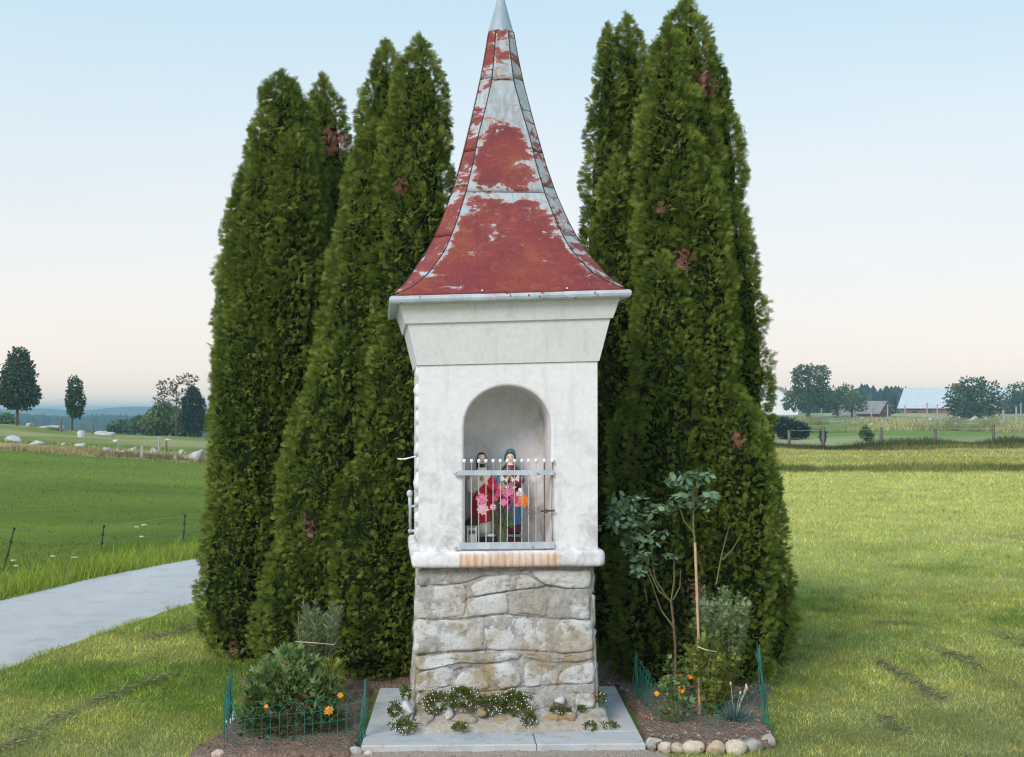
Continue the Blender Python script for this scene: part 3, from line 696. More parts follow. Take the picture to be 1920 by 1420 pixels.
# wavy plaster relief, handle and wire on the left side
lump_pts = [(700, 17), (731, 13), (757, 14), (784, 14), (811, 18), (845, 14), (872, 14), (905, 22), (940, 10), (970, 14), (1003, 15)]
for i, (py, hh) in enumerate(lump_pts):
    _, z = loc(780, py, .40); lump('relief_boss', (-HX + .003, -.40, z), (.026 + .004 * (i % 2), .05, hh * .0033), MAT['plaster'], shrine, 80 + i, 0, 10, 8, 0, .1)
m = MB(); hx_ = -HX - .052
P_ = lambda px, py: loc(px, py, .36)
for a in [[(768, 922), (767, 930)]]: pass
x1, z1 = P_(768, 926); x2, z2 = P_(769, 950); x3, z3 = P_(769, 996)
m.ball((x1, -.36, z1), (.017, .017, .022)); m.tube([(x1, -.36, z1 - .01), (x2, -.36, z2 + .02), (x2, -.36, z2), (x3, -.36, z3)], [.008, .011, .008, .007], 8)
m.tube([(x2, -.36, z2), (-HX + .01, -.36, z2 + .004)], .008, 6); m.tube([(x3, -.36, z3), (-HX + .01, -.36, z3)], .009, 6); m.ball((x3, -.36, z3), .013); m.build('side_handle', MAT['zinc'], shrine, True)
m = MB(); xa, za = P_(745, 860); xb, zb2 = P_(772, 856); m.tube([(xa, -.36, za), ((xa + xb) / 2, -.36, za - .004), (xb + .03, -.36, zb2 + .004)], .0035, 5); m.tube([(xa + .01, -.36, za - .006), (xb + .03, -.36, zb2)], .003, 5); m.build('side_wire', MAT['knob'], shrine)

# ------------------------------------------------------------------ concrete apron
apron = empty('concrete_apron', (-.065, 7.64, 0), R(1.8), 'grey concrete slab apron with a crack round the foot of the shrine', 'slab')
def slab(x0, y0, x1, y1, top=.05, c=None):
    m = MB(); b = .006; rect = [(x0, y0), (x1, y0), (x1, y1), (x0, y1)]; rect = c or rect
    V = [(x, y, -.03) for x, y in rect] + [(x, y, top - b) for x, y in rect]; cx = sum(p[0] for p in rect) / 4; cy = sum(p[1] for p in rect) / 4
    V += [(x + b * (1 if x < cx else -1), y + b * (1 if y < cy else -1), top) for x, y in rect]
    F = [(3, 2, 1, 0), (8, 9, 10, 11)] + [(i, (i + 1) % 4, 4 + (i + 1) % 4, 4 + i) for i in range(4)] + [(4 + i, 4 + (i + 1) % 4, 8 + (i + 1) % 4, 8 + i) for i in range(4)]
    m.add(V, F); return m.build('slab', MAT['concrete'], apron)
h = .722
slab(-h, -h, .165, -h + .265, c=[(-h, -h), (.166, -h), (.160, -h + .265), (-h, -h + .265)])
slab(.17, -h, h, -h + .265, c=[(.170, -h), (h, -h), (h, -h + .265), (.164, -h + .265)])
slab(-h, -h + .267, -h + .30, h - .01, .049); slab(h - .30, -h + .267, h, h - .01, .051)
slab(-h + .302, .4, h - .302, h - .01, .048)
m = MB(); m.box((-h + .30, -h + .26, -.03), (h - .30, .4, .040)); m.build('fill', MAT['mortar'], apron)

# ------------------------------------------------------------------ statues and offerings in the niche
def sm(name, c, rough=.45): return simple(name, c, .12, 30, rough, .4)
MAT.update(skin=sm('painted_skin', (.86, .66, .54)), hair=sm('dark_hair_paint', (.025, .017, .013)), brownhair=sm('brown_hair_paint', (.10, .05, .028)), white=sm('ivory_paint', (.80, .77, .70)), red=sm('crimson_paint', (.58, .015, .045)),
           maroon=sm('maroon_paint', (.13, .018, .04)), teal=sm('teal_paint', (.04, .19, .25)), blue=sm('blue_paint', (.06, .19, .42)), gold=sm('gold_paint', (.55, .35, .10), .35), base=sm('oxblood_paint', (.11, .022, .02)), rim=sm('pale_blue_paint', (.20, .36, .46)))
RB = [(0, .055, .045), (.02, .062, .05), (.10, .058, .046), (.20, .056, .043), (.27, .060, .042), (.31, .063, .040), (.335, .052, .034), (.352, .024, .022), (.363, .017, .017), (.372, .021, .023), (.388, .027, .029), (.405, .027, .030), (.420, .021, .024), (.428, .008, .010)]
def ring_at(z): return float(np.interp(z, [r[0] for r in RB], [r[1] for r in RB])), float(np.interp(z, [r[0] for r in RB], [r[2] for r in RB]))
def drape(m, z0f, z1f, a0, a1, off, na=14, nz=10, fold=.0):
    """cloth panel over the body between angles (deg, -90 = front); z0f/z1f(angle fraction)"""
    V = []; F = []
    for i in range(nz):
        for j in range(na):
            t = j / (na - 1); z = z0f(t) + (z1f(t) - z0f(t)) * i / (nz - 1); a = R(a0 + (a1 - a0) * t); rx, ry = ring_at(z); o = off + fold * math.sin(t * 26 + i * .3)
            V.append(((rx + o) * math.cos(a), (ry + o) * math.sin(a), z))
    for i in range(nz - 1):
        for j in range(na - 1): F.append((i * na + j, i * na + j + 1, (i + 1) * na + j + 1, (i + 1) * na + j))
    return m.add(V, F)
def hand(m, c, d, up, s_=1.):
    c, d, up = Vector(c), Vector(d).normalized(), Vector(up).normalized(); sd = d.cross(up).normalized()
    m.ball(c, (.0075 * s_, .005 * s_, .0085 * s_))
    for k, ln in enumerate((.011, .0135, .0125, .0095)):
        b = c + sd * (-.005 + .0034 * k) * s_ + d * .005 * s_; m.tube([b, b + d * ln * .55 * s_, b + d * ln * s_ + up * -.0015], [.0019, .0017, .0012], 5)
    b = c + sd * -.006 * s_; m.tube([b, b + (d * .5 - sd).normalized() * .006 * s_, b + (d - sd * .6).normalized() * .011 * s_], [.0022, .002, .0014], 5)
def statue(px, Y, ztop_py, label, male):
    p = at(px, 950, Y); z0 = SH_Z + NZB; ztop = at(px, ztop_py, Y)[2]; bh = .075; sc = (ztop - z0 - bh) / .432
    root = empty('saint_statue', (p[0], Y, z0 + .001), R(4 if male else -4), label, 'statue')
    def ob(m, name, mat_, par=root, smooth=True):
        o = m.build(name, MAT[mat_], par, smooth); o.data.transform(Matrix.Translation((0, 0, bh)) @ Matrix.Diagonal((sc * .9, sc * .9, sc, 1))); return o
    m = MB(); rect_loft(m, [(.064, .052, 0), (.060, .05, .012), (.055, .046, bh - .016), (.057, .048, bh - .012)], .012, 3); m.build('pedestal', MAT['base'], root)
    m = MB(); rect_loft(m, [(.058, .049, bh - .0119), (.061, .052, bh - .006), (.058, .048, bh + .001)], .012, 3); m.build('pedestal_rim', MAT['rim'], root)
    m = MB(); V = []; F = []; k = 20      # robe, neck and head as one body
    for (z, rx, ry) in RB:
        for j in range(k):
            a = 2 * math.pi * j / k; f = 1 + (.05 * math.sin(a * 9) if z < .24 else 0)
            nose = .006 if (z in (.388,) and abs(a - 1.5 * math.pi) < .2) else 0
            V.append((rx * f * math.cos(a), (ry * f + nose) * math.sin(a), z))
    for i in range(len(RB) - 1):
        for j in range(k): F.append((i * k + j, i * k + (j + 1) % k, (i + 1) * k + (j + 1) % k, (i + 1) * k + j))
    F.append(tuple(range(k))[::-1]); F.append(tuple((len(RB) - 1) * k + j for j in range(k))); m.add(V, F)
    b = ob(m, 'body', 'white' if male else 'maroon')
    b.data.materials.append(MAT['skin'])
    for pl in b.data.polygons:
        if pl.center.z > bh + .350 * sc: pl.material_index = 1
    for sx in (-1, 1):
        m = MB(); m.ball((sx * .010, -.0275, .397), (.0036, .0022, .0022)); ob(m, 'eye', 'hair')
        m = MB(); m.ball((sx * .0275, 0, .393), (.003, .005, .008)); ob(m, 'ear', 'skin')
    m = MB(); m.ball((0, -.0262, .3795), (.0065, .0022, .0016)); ob(m, 'mouth', 'red')
    if male:
        m = MB(); V = []; F = []
        drape(m, lambda t: .335 + .05 * math.sin(t * math.pi), lambda t: .43, -42, 222, .0025, 20, 8)
        m.ball((0, .004, .416), (.0245, .027, .017), 12, 8); m.tube([(-.024, -.004, .405), (-.0275, -.004, .378), (-.026, -.012, .343)], [.005, .007, .004], 8); m.tube([(.024, -.004, .405), (.0275, -.004, .378), (.026, -.012, .343)], [.005, .007, .004], 8)
        ob(m, 'hair', 'hair')
        m = MB(); m.ball((0, -.018, .364), (.014, .011, .012), 10, 8); m.ball((-.006, -.0285, .3835), (.006, .002, .0016)); m.ball((.006, -.0285, .3835), (.006, .002, .0016)); ob(m, 'beard', 'hair')
        m = MB(); drape(m, lambda t: .055 + .02 * t, lambda t: .20 + .125 * t, -150, -20, .006, 20, 12, .0022); drape(m, lambda t: .08, lambda t: .325, -20, 70, .007, 12, 10, .002); ob(m, 'red_mantle', 'red')
        for sx, cm, end in ((-1, 'white', (-.052, -.052, .235)), (1, 'red', (.030, -.058, .262))):
            m = MB(); m.tube([(sx * .045, 0, .318), (sx * .068, -.010, .27), (sx * .066, -.030, .232), end], [.016, .019, .018, .013], 9); ob(m, 'sleeve', cm)
            m = MB(); hand(m, (end[0] * .9, end[1] - .008, end[2] + .008), (-sx * .2, -.2, 1), (0, -1, 0), 1.25); ob(m, 'hand', 'skin')
        m = MB(); m.ball((0, -.046, .298), (.011, .005, .013)); m.ball((0, -.049, .314), (.005, .003, .008)); ob(m, 'heart', 'gold')
    else:
        m = MB(); V = []
        m.ball((0, .008, .402), (.0275, .026, .029), 14, 9); b2 = m; ob(m, 'hair', 'brownhair').scale = (.93, .93, 1); m = MB(); m.tube([(-.0255, -.010, .388), (-.0235, -.019, .402), (-.012, -.0275, .412), (0, -.0285, .415), (.012, -.0275, .412), (.0235, -.019, .402), (.0255, -.010, .388)], .0038, 6); ob(m, 'hair_band', 'brownhair')
        m = MB(); drape(m, lambda t: .30 + .055 * math.sin(t * math.pi) * 0, lambda t: .43, -38, 218, .0055, 22, 10); m.tube([(-.031, -.006, .375), (-.028, -.014, .404), (-.015, -.022, .420), (0, -.0235, .426), (.015, -.022, .420), (.028, -.014, .404), (.031, -.006, .375)], [.004, .005, .006, .006, .006, .005, .004], 8); m.ball((0, .008, .415), (.0285, .027, .021), 12, 8); ob(m, 'hood', 'teal')
        m = MB(); drape(m, lambda t: .04, lambda t: .325 - .0 * t, -5, 195, .008, 20, 12, .002); drape(m, lambda t: .05, lambda t: .12 + .13 * t, -120, -5, .006, 16, 10, .002); ob(m, 'blue_mantle', 'blue')
        m = MB(); drape(m, lambda t: .225 + .04 * abs(t - .5), lambda t: .245 + .075 * abs(2 * t - 1), -140, -40, .008, 14, 4); m.tube([(.058, -.030, .25), (.064, -.036, .20), (.060, -.040, .14)], [.012, .017, .010], 8); ob(m, 'white_scarf', 'white')
        for sx, cm, end in ((-1, 'teal', (-.022, -.056, .268)), (1, 'maroon', (.024, -.056, .268))):
            m = MB(); m.tube([(sx * .045, 0, .318), (sx * .066, -.012, .272), (sx * .056, -.036, .248), end], [.016, .019, .018, .012], 9); ob(m, 'sleeve', cm)
            m = MB(); hand(m, (end[0] * .8, end[1] - .006, end[2] + .008), (-sx * .5, -.1, 1), (0, -1, 0), 1.2); ob(m, 'hand', 'skin')
        m = MB(); m.ball((0, -.047, .300), (.011, .005, .012)); m.ball((0, -.05, .314), (.005, .003, .007)); ob(m, 'heart', 'gold')
    return root
statue(903, 7.62, 849, 'painted statue of a long-haired bearded man in white robe and red mantle', True)
statue(957, 7.64, 843, 'painted statue of a woman in teal hood and blue mantle beside the bearded statue', False)
NF = SH_Z + NZB + .001
# votive lantern
p = at(885, 1000, 7.47); lan = empty('votive_lantern', (p[0], 7.47, NF), 0, 'small dark-roofed votive lantern with cream candle behind the left gate bars', 'lantern')
m = MB(); m.lathe([(.040, 0), (.042, .012), (.036, .03), (.03, .034)], 8); m.build('base', MAT['dark'], lan)
m = MB(); m.lathe([(.019, .034), (.021, .04), (.021, .085), (.016, .092)], 12); m.build('candle', MAT['white'], lan, True)
m = MB()
for k in range(4):
    a = R(45 + 90 * k); m.tube([(.033 * math.cos(a), .033 * math.sin(a), .03), (.033 * math.cos(a), .033 * math.sin(a), .14)], .0035, 5)
for z in (.112, .121, .130): m.box((-.026, -.026, z), (.026, -.023, z + .004)); m.box((-.026, .023, z), (.026, .026, z + .004))
m.build('frame', MAT['knob'], lan)
m = MB(); m.lathe([(.045, .14), (.046, .146), (.026, .170), (.018, .182), (.006, .19)], 8); m.build('lid', MAT['dark'], lan)
p = at(921, 1005, 7.46); cup = empty('votive_cup', (p[0], 7.46, NF), 0, 'dark glass votive cup on the niche floor beside the flower vase', 'candle cup')
m = MB(); m.lathe([(.027, 0), (.031, .004), (.033, .05), (.030, .075), (.026, .078)], 12); m.build('cup', MAT['dark'], cup, True)
m = MB(); m.lathe([(.022, .076), (.024, .085), (.012, .092)], 12); m.build('lid', MAT['zinc'], cup, True)
# flower vase
vx = at(942, 1000, 7.46)[0]; vase = empty('flower_vase', (vx, 7.46, NF), 0, 'green glass vase holding pink and orange blooms in front of the statues', 'flower vase')
MAT['glass'] = simple('green_glass', (.10, .13, .06), .3, 20, .15, .5); MAT['stem'] = simple('flower_stem', (.12, .15, .04), .3, 40)
m = MB(); m.lathe([(.024, 0), (.028, .006), (.03, .04), (.022, .09), (.026, .12), (.029, .128)], 14); m.build('vase', MAT['glass'], vase, True)
FL = {'pink': (.74, .20, .36), 'rose': (.62, .06, .20), 'pale': (.80, .42, .48), 'magenta': (.46, .02, .25), 'orange': (.90, .20, .02), 'peach': (.80, .36, .27)}
for k, c in FL.items(): MAT['fl_' + k] = simple(k + '_petal', c, .3, 70, .6)
def bloom(c, r, col, parent, d=(0, -1, .25), n_=9, layers=3, name='bloom', ctr=None):
    c = Vector(c); d = Vector(d).normalized(); u = d.orthogonal().normalized(); v = d.cross(u); m = MB()
    for L in range(layers):
        rr = r * (1 - .27 * L); el = .15 + .3 * L
        for k in range(n_):
            a = 2 * math.pi * (k + .5 * L) / n_ + random.uniform(-.15, .15); q = u * math.cos(a) + v * math.sin(a); s_ = d.cross(q)
            tip = c + q * rr * math.cos(el) * random.uniform(.85, 1.1) + d * rr * math.sin(el) * .8; mid = c + q * rr * .55 + d * rr * (.12 + .3 * math.sin(el))
            m.add([c + d * .1 * r * L, mid + s_ * rr * .27, tip, mid - s_ * rr * .27], [(0, 1, 2), (0, 2, 3)])
    o = m.build(name, MAT[col], parent)
    return o
for px, py, r_, col, yy in [(936, 925, .022, 'fl_rose', 7.42), (944, 943, .020, 'fl_pink', 7.41), (958, 910, .017, 'fl_pink', 7.43), (970, 945, .019, 'fl_pink', 7.41), (928, 935, .016, 'fl_rose', 7.42), (903, 936, .030, 'fl_pink', 7.40), (905, 955, .032, 'fl_pale', 7.39), (924, 951, .017, 'fl_pale', 7.42), (941, 914, .022, 'fl_peach', 7.43), (950, 924, .027, 'fl_pink', 7.42), (932, 912, .019, 'fl_rose', 7.44), (958, 922, .022, 'fl_pink', 7.42), (948, 935, .022, 'fl_magenta', 7.43), (964, 936, .024, 'fl_rose', 7.41), (952, 950, .016, 'fl_magenta', 7.42), (983, 939, .031, 'fl_orange', 7.40), (972, 926, .016, 'fl_pale', 7.42)]:
    p = at(px, py, yy); q = (p[0] - vx, yy - 7.46, p[2] - NF); bloom(q, r_ * 1.25, col, vase, (random.uniform(-.3, .3), -1, .3))
    m = MB(); m.tube([(q[0], q[1] + .006, q[2]), (q[0] * .55, q[1] * .4, q[2] * .72), (q[0] * .08, 0, .09), (0, 0, .02)], .0025, 5); m.build('stem', MAT['stem'], vase)
m = MB()
for k in range(36):
    a = random.uniform(0, 6.28); h0 = random.uniform(.11, .24); q = Vector((math.cos(a) * .03, math.sin(a) * .02 - .01, h0)); d = Vector((math.cos(a), math.sin(a) - .3, random.uniform(.2, 1))).normalized(); s_ = d.orthogonal() * .006
    m.add([q, q + d * .022 + s_, q + d * .05, q + d * .022 - s_], [(0, 1, 2, 3)])
m.build('leaves', MAT['stem'], vase)
p = at(985, 1012, 7.46); st = lump('flat_stone', (p[0], 7.46, NF + .008), (.055, .03, .012), MAT['cobble'], None, 3); tag(st, 'flat stone lying on the niche floor right of the vase', 'stone')
p = at(1013, 1012, 7.46); m = MB(); m.tube([(p[0] - .025, 7.45, NF + .006), (p[0], 7.46, NF + .010), (p[0] + .02, 7.455, NF + .014)], [.004, .006, .003], 6); m.tube([(p[0] - .01, 7.46, NF + .008), (p[0] + .012, 7.44, NF + .012)], .004, 6)
tag(m.build('dry_twig', MAT['bark']), 'brown dry twig on the niche floor at the right', 'twig')

# ------------------------------------------------------------------ thuja trees
def frond_template():
    """flat scale-leaf spray: (quads, 4, 3) in (along, side, normal)"""
    q = []
    def leaf(b, ang, ln, wd, cz=0.):
        c, s_ = math.cos(ang), math.sin(ang); e = (b[0] + ln * c, b[1] + ln * s_); mx = (b[0] + ln * .45 * c, b[1] + ln * .45 * s_)
        q.append([(b[0], b[1], cz), (mx[0] - wd * s_, mx[1] + wd * c, cz + .02), (e[0], e[1], cz - .04), (mx[0] + wd * s_, mx[1] - wd * c, cz + .02)])
    leaf((.0, 0), 0, 1., .06)
    for t, L in ((.18, .62), (.48, .5)):
        leaf((t, 0), .62, L, .06, .02); leaf((t + .08, 0), -.62, L, .06, -.02)
    return np.array(q)
FT = frond_template()
WIDE = np.array([1, 1.5, 1])
def fronds(P, A, Sd, L, T=FT):
    Nn = np.cross(A, Sd); k = T.shape[0]
    V = (P[:, None, None, :] + L[:, None, None, None] * (T[None, :, :, 0:1] * A[:, None, None, :] + T[None, :, :, 1:2] * Sd[:, None, None, :] + T[None, :, :, 2:3] * Nn[:, None, None, :])).reshape(-1, 3)
    return V, np.arange(len(V)).reshape(-1, T.shape[1]), k
PH = np.array([0, .03, .10, .22, .40, .58, .72, .83, .91, .965, 1.]); PR = np.array([.68, .84, .96, 1., .97, .91, .82, .69, .53, .34, .05])
def thuja(leaders, label, dens=1., dead=(), seed=1, base_py=None):
    r = np.random.default_rng(seed); Ls = []
    for (pb, pt, ytop, D, Rp, *x) in leaders:
        zt = at(pt, ytop, D)[2]; zb = x[0] if x else .04
        Ls.append(dict(xb=at(pb, 770, D)[0], xt=at(pt, 770, D)[0], y=D, zb=zb, zt=zt, R=Rp * D / FPX, wob=r.uniform(0, 9)))
    def rad(Lr, h): return Lr['R'] * np.interp(h, PH, PR)
    def axis(Lr, h): return Lr['xb'] + (Lr['xt'] - Lr['xb']) * h + .03 * np.sin(h * 7 + Lr['wob']), Lr['y'] + .02 * np.cos(h * 6 + Lr['wob'])
    PT = []; NR = []; TN = []; CL = []; coreV = []; coreF = []
    for li, Lr in enumerate(Ls):
        H = Lr['zt'] - Lr['zb']; area = 2 * math.pi * Lr['R'] * .72 * H; K = int(area / .0105); N = int(area * 3500 * dens)
        hk = r.uniform(0, 1, K * 2); hk = hk[r.uniform(0, 1, K * 2) < np.interp(hk, PH, PR) + .12][:K]; K = len(hk); ak = r.uniform(0, 2 * math.pi, K); amp = r.uniform(.045, .10, K); tk = r.uniform(0, 1, K); rk = r.uniform(.075, .135, K)
        h = r.uniform(0, 1, N * 2); h = h[r.uniform(0, 1, N * 2) < np.interp(h, PH, PR) + .06 + .22 * (h > .6)][:N]; N = len(h); a = r.uniform(0, 2 * math.pi, N); kp = (np.sin(a) < .32) | (r.uniform(0, 1, N) < .38); h, a = h[kp], a[kp]; N = len(h)
        rr = rad(Lr, h); best = np.full(N, -1.); bi = np.zeros(N, int)
        for c0 in range(0, N, 1500):
            sl = slice(c0, c0 + 1500)
            da = (a[sl, None] - ak[None] + math.pi) % (2 * math.pi) - math.pi
            d2 = (da * np.maximum(rr[sl, None], .06)) ** 2 + ((h[sl, None] - hk[None]) * H / 1.25) ** 2
            b = amp[None] * (1 - d2 / rk[None] ** 2); bi[sl] = b.argmax(1); best[sl] = b.max(1)
        bump = np.maximum(best, -.07); depth = r.exponential(.014, N) + (r.uniform(0, 1, N) < .34) * r.uniform(0, .10, N)
        rf = np.maximum(rr + (bump - .045) * np.minimum(1, rr / .14) - depth, .004)
        ax, ay = axis(Lr, h); z = Lr['zb'] + h * H + .02 * r.normal(size=N)
        n_ = np.stack([np.cos(a), np.sin(a), np.zeros(N)], -1); p = np.stack([ax, ay, z], -1) + n_ * rf[:, None]
        ok = np.ones(N, bool)
        for lj, L2 in enumerate(Ls):
            if lj == li: continue
            h2 = (p[:, 2] - L2['zb']) / (L2['zt'] - L2['zb']); r2 = rad(L2, np.clip(h2, 0, 1)); a2, b2 = axis(L2, np.clip(h2, 0, 1))
            ok &= ~((h2 > 0) & (h2 < 1) & ((p[:, 0] - a2) ** 2 + (p[:, 1] - b2) ** 2 < (np.maximum(r2 - .10, 0)) ** 2))
        ck = np.stack([np.cos(ak), np.sin(ak), np.zeros(K)], -1); cax, cay = axis(Lr, hk); cpos = np.stack([cax, cay, Lr['zb'] + hk * H], -1) + ck * np.maximum(rad(Lr, hk) - .05, .0)[:, None]
        dv = unit(p - cpos[bi])
        A = unit(n_ * .45 + np.array([0, 0, .32]) + dv * 1.15 + r.normal(0, .33, (N, 3)))
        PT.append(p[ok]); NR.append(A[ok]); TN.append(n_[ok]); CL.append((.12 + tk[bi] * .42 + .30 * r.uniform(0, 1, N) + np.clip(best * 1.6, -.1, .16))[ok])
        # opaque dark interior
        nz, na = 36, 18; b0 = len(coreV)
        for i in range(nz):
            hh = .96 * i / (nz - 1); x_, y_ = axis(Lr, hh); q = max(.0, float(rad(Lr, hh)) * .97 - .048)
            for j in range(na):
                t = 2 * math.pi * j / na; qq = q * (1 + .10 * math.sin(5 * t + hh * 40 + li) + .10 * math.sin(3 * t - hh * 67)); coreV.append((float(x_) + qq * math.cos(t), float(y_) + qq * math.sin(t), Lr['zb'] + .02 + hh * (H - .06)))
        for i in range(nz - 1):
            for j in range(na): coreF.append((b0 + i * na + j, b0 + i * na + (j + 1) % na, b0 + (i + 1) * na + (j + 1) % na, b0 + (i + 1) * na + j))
    P = np.concatenate(PT); A = np.concatenate(NR); T_ = np.concatenate(TN); tone = np.concatenate(CL); N = len(P)
    Sd = unit(np.cross(A, unit(T_ * .8 + r.normal(0, .55, (N, 3)))))
    Sd = np.where((r.uniform(0, 1, N) < .5)[:, None], Sd, np.cross(A, Sd))
    L = r.uniform(.032, .064, N) * (1 + .2 * (P[:, 2] > 2.6))
    top = max(q['zt'] for q in Ls)
    V, F, k = fronds(P - A * (L * .35)[:, None], A, Sd, L)
    dd = np.zeros(N)
    for (px, py, rp) in dead:
        D = min(Ls, key=lambda q: abs(q['xb'] + (q['xt'] - q['xb']) * .5 - at(px, 770, q['y'])[0]) + (10 if q['zt'] < at(px, py, q['y'])[2] + .1 else 0)); c = at(px, py, D['y'] - D['R'] * .8); rad_ = rp * D['y'] / FPX
        dist = np.sqrt((P[:, 0] - c[0]) ** 2 + ((P[:, 2] - c[2]) * .8) ** 2); dd = np.maximum(dd, (dist < rad_ * r.uniform(.6, 1.25, N)) & (P[:, 1] < D['y']) & (r.uniform(0, 1, N) < .85))
    bx = np.mean([q['xb'] for q in Ls]); by = np.mean([q['y'] for q in Ls])
    root = empty('thuja_tree', (bx, by, 0), 0, label, 'tree', 'thuja trees behind the shrine')
    o_ = np.array([bx, by, 0])
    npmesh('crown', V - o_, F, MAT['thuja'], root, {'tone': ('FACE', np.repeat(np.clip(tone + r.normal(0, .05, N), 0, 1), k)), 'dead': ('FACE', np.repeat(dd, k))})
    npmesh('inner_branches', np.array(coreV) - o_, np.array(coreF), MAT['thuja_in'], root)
    m = MB()
    for q in Ls:
        if q['zb'] < .2: m.tube([(q['xb'] - bx, q['y'] - by, -.05), (q['xb'] - bx, q['y'] - by, .3), ((q['xb'] + q['xt']) / 2 - bx, q['y'] - by, q['zt'] * .55)], [.06, .045, .02], 8)
    m.build('trunk', MAT['bark'], root)
    # wispy leaders at the tips
    return root
thuja([(500, 517, 138, 9.95, 90), (548, 556, 158, 10.05, 76), (462, 472, 315, 9.95, 66), (482, 482, 470, 9.78, 84), (522, 545, 240, 9.82, 70), (452, 446, 860, 9.6, 66)],
      'broad outermost thuja on the left beside the road', 1., [(440, 1215, 12)], 11)
thuja([(602, 603, 148, 10.7, 66)], 'slim thuja behind the two large left ones with a reddish dead patch', 1., [(622, 262, 22)], 12)
thuja([(752, 778, 74, 9.2, 88), (690, 716, 84, 9.55, 78), (655, 692, 230, 9.3, 78), (735, 745, 560, 8.9, 80), (600, 640, 620, 9.05, 88), (560, 585, 930, 8.95, 78), (700, 690, 860, 8.8, 80)],
      'tall thuja directly left of the shrine with one brown twig in its upper foliage', 1., [(752, 352, 13), (580, 985, 14)], 13)
thuja([(1148, 1133, 50, 9.9, 48), (1172, 1184, 36, 10.05, 66), (1152, 1152, 300, 9.6, 58)], 'twin-tipped thuja half hidden behind the right flank of the shrine', 1., [], 14)
thuja([(1305, 1284, -6, 9.25, 86), (1348, 1335, 110, 9.4, 70), (1378, 1368, 380, 9.25, 70), (1404, 1398, 800, 9.1, 76)], 'tallest thuja on the far right with a pink-brown patch below its tip', 1., [(1320, 160, 22), (1412, 1180, 12)], 15)
thuja([(1265, 1262, 52, 8.95, 76), (1250, 1250, 480, 8.65, 80), (1330, 1306, 300, 8.8, 82), (1362, 1366, 720, 8.7, 90), (1205, 1205, 720, 8.85, 70)], 'yellow-green thuja in front on the right with rust-brown tufts behind the rose', 1., [(1276, 490, 19), (1382, 832, 15), (1292, 1100, 20), (1240, 395, 8)], 16)

# ------------------------------------------------------------------ grass
def blades(name, P, h, wd, C, lean=.5, seed=0):
    r = np.random.default_rng(seed); N = len(P); a = r.uniform(0, 2 * math.pi, N); b = r.uniform(0, 2 * math.pi, N); l_ = lean * r.uniform(.2, 1, N)
    sd = np.stack([np.cos(a), np.sin(a), np.zeros(N)], -1) * wd[:, None]; d = np.stack([np.cos(b) * l_, np.sin(b) * l_, np.ones(N)], -1) * h[:, None]
    V = np.stack([P - sd, P + sd, P + d], 1).reshape(-1, 3); F = np.arange(len(V)).reshape(-1, 3)
    o = npmesh(name, V, F, MAT['grass'], None, {'col': ('FACE', C)}); return tag(o, kind='stuff')
def on_road(x, y):
    d = np.full(x.shape, 9.)
    for i in range(len(ROADC) - 1):
        a, b = ROADC[i], ROADC[i + 1]; ab = b - a; t = np.clip(((x - a[0]) * ab[0] + (y - a[1]) * ab[1]) / (ab @ ab), 0, 1)
        d = np.minimum(d, np.hypot(x - a[0] - t * ab[0], y - a[1] - t * ab[1]))
    return d
CLIP = [((1640, 1238), (1765, 1312), 9), ((1750, 1212), (1920, 1292), 12), ((1870, 1190), (1930, 1215), 16), ((0, 1412), (150, 1330), 16), ((150, 1330), (310, 1268), 9), ((1650, 1345), (1690, 1375), 14), ((1640, 1170), (1720, 1172), 8), ((280, 1200), (420, 1160), 10)]
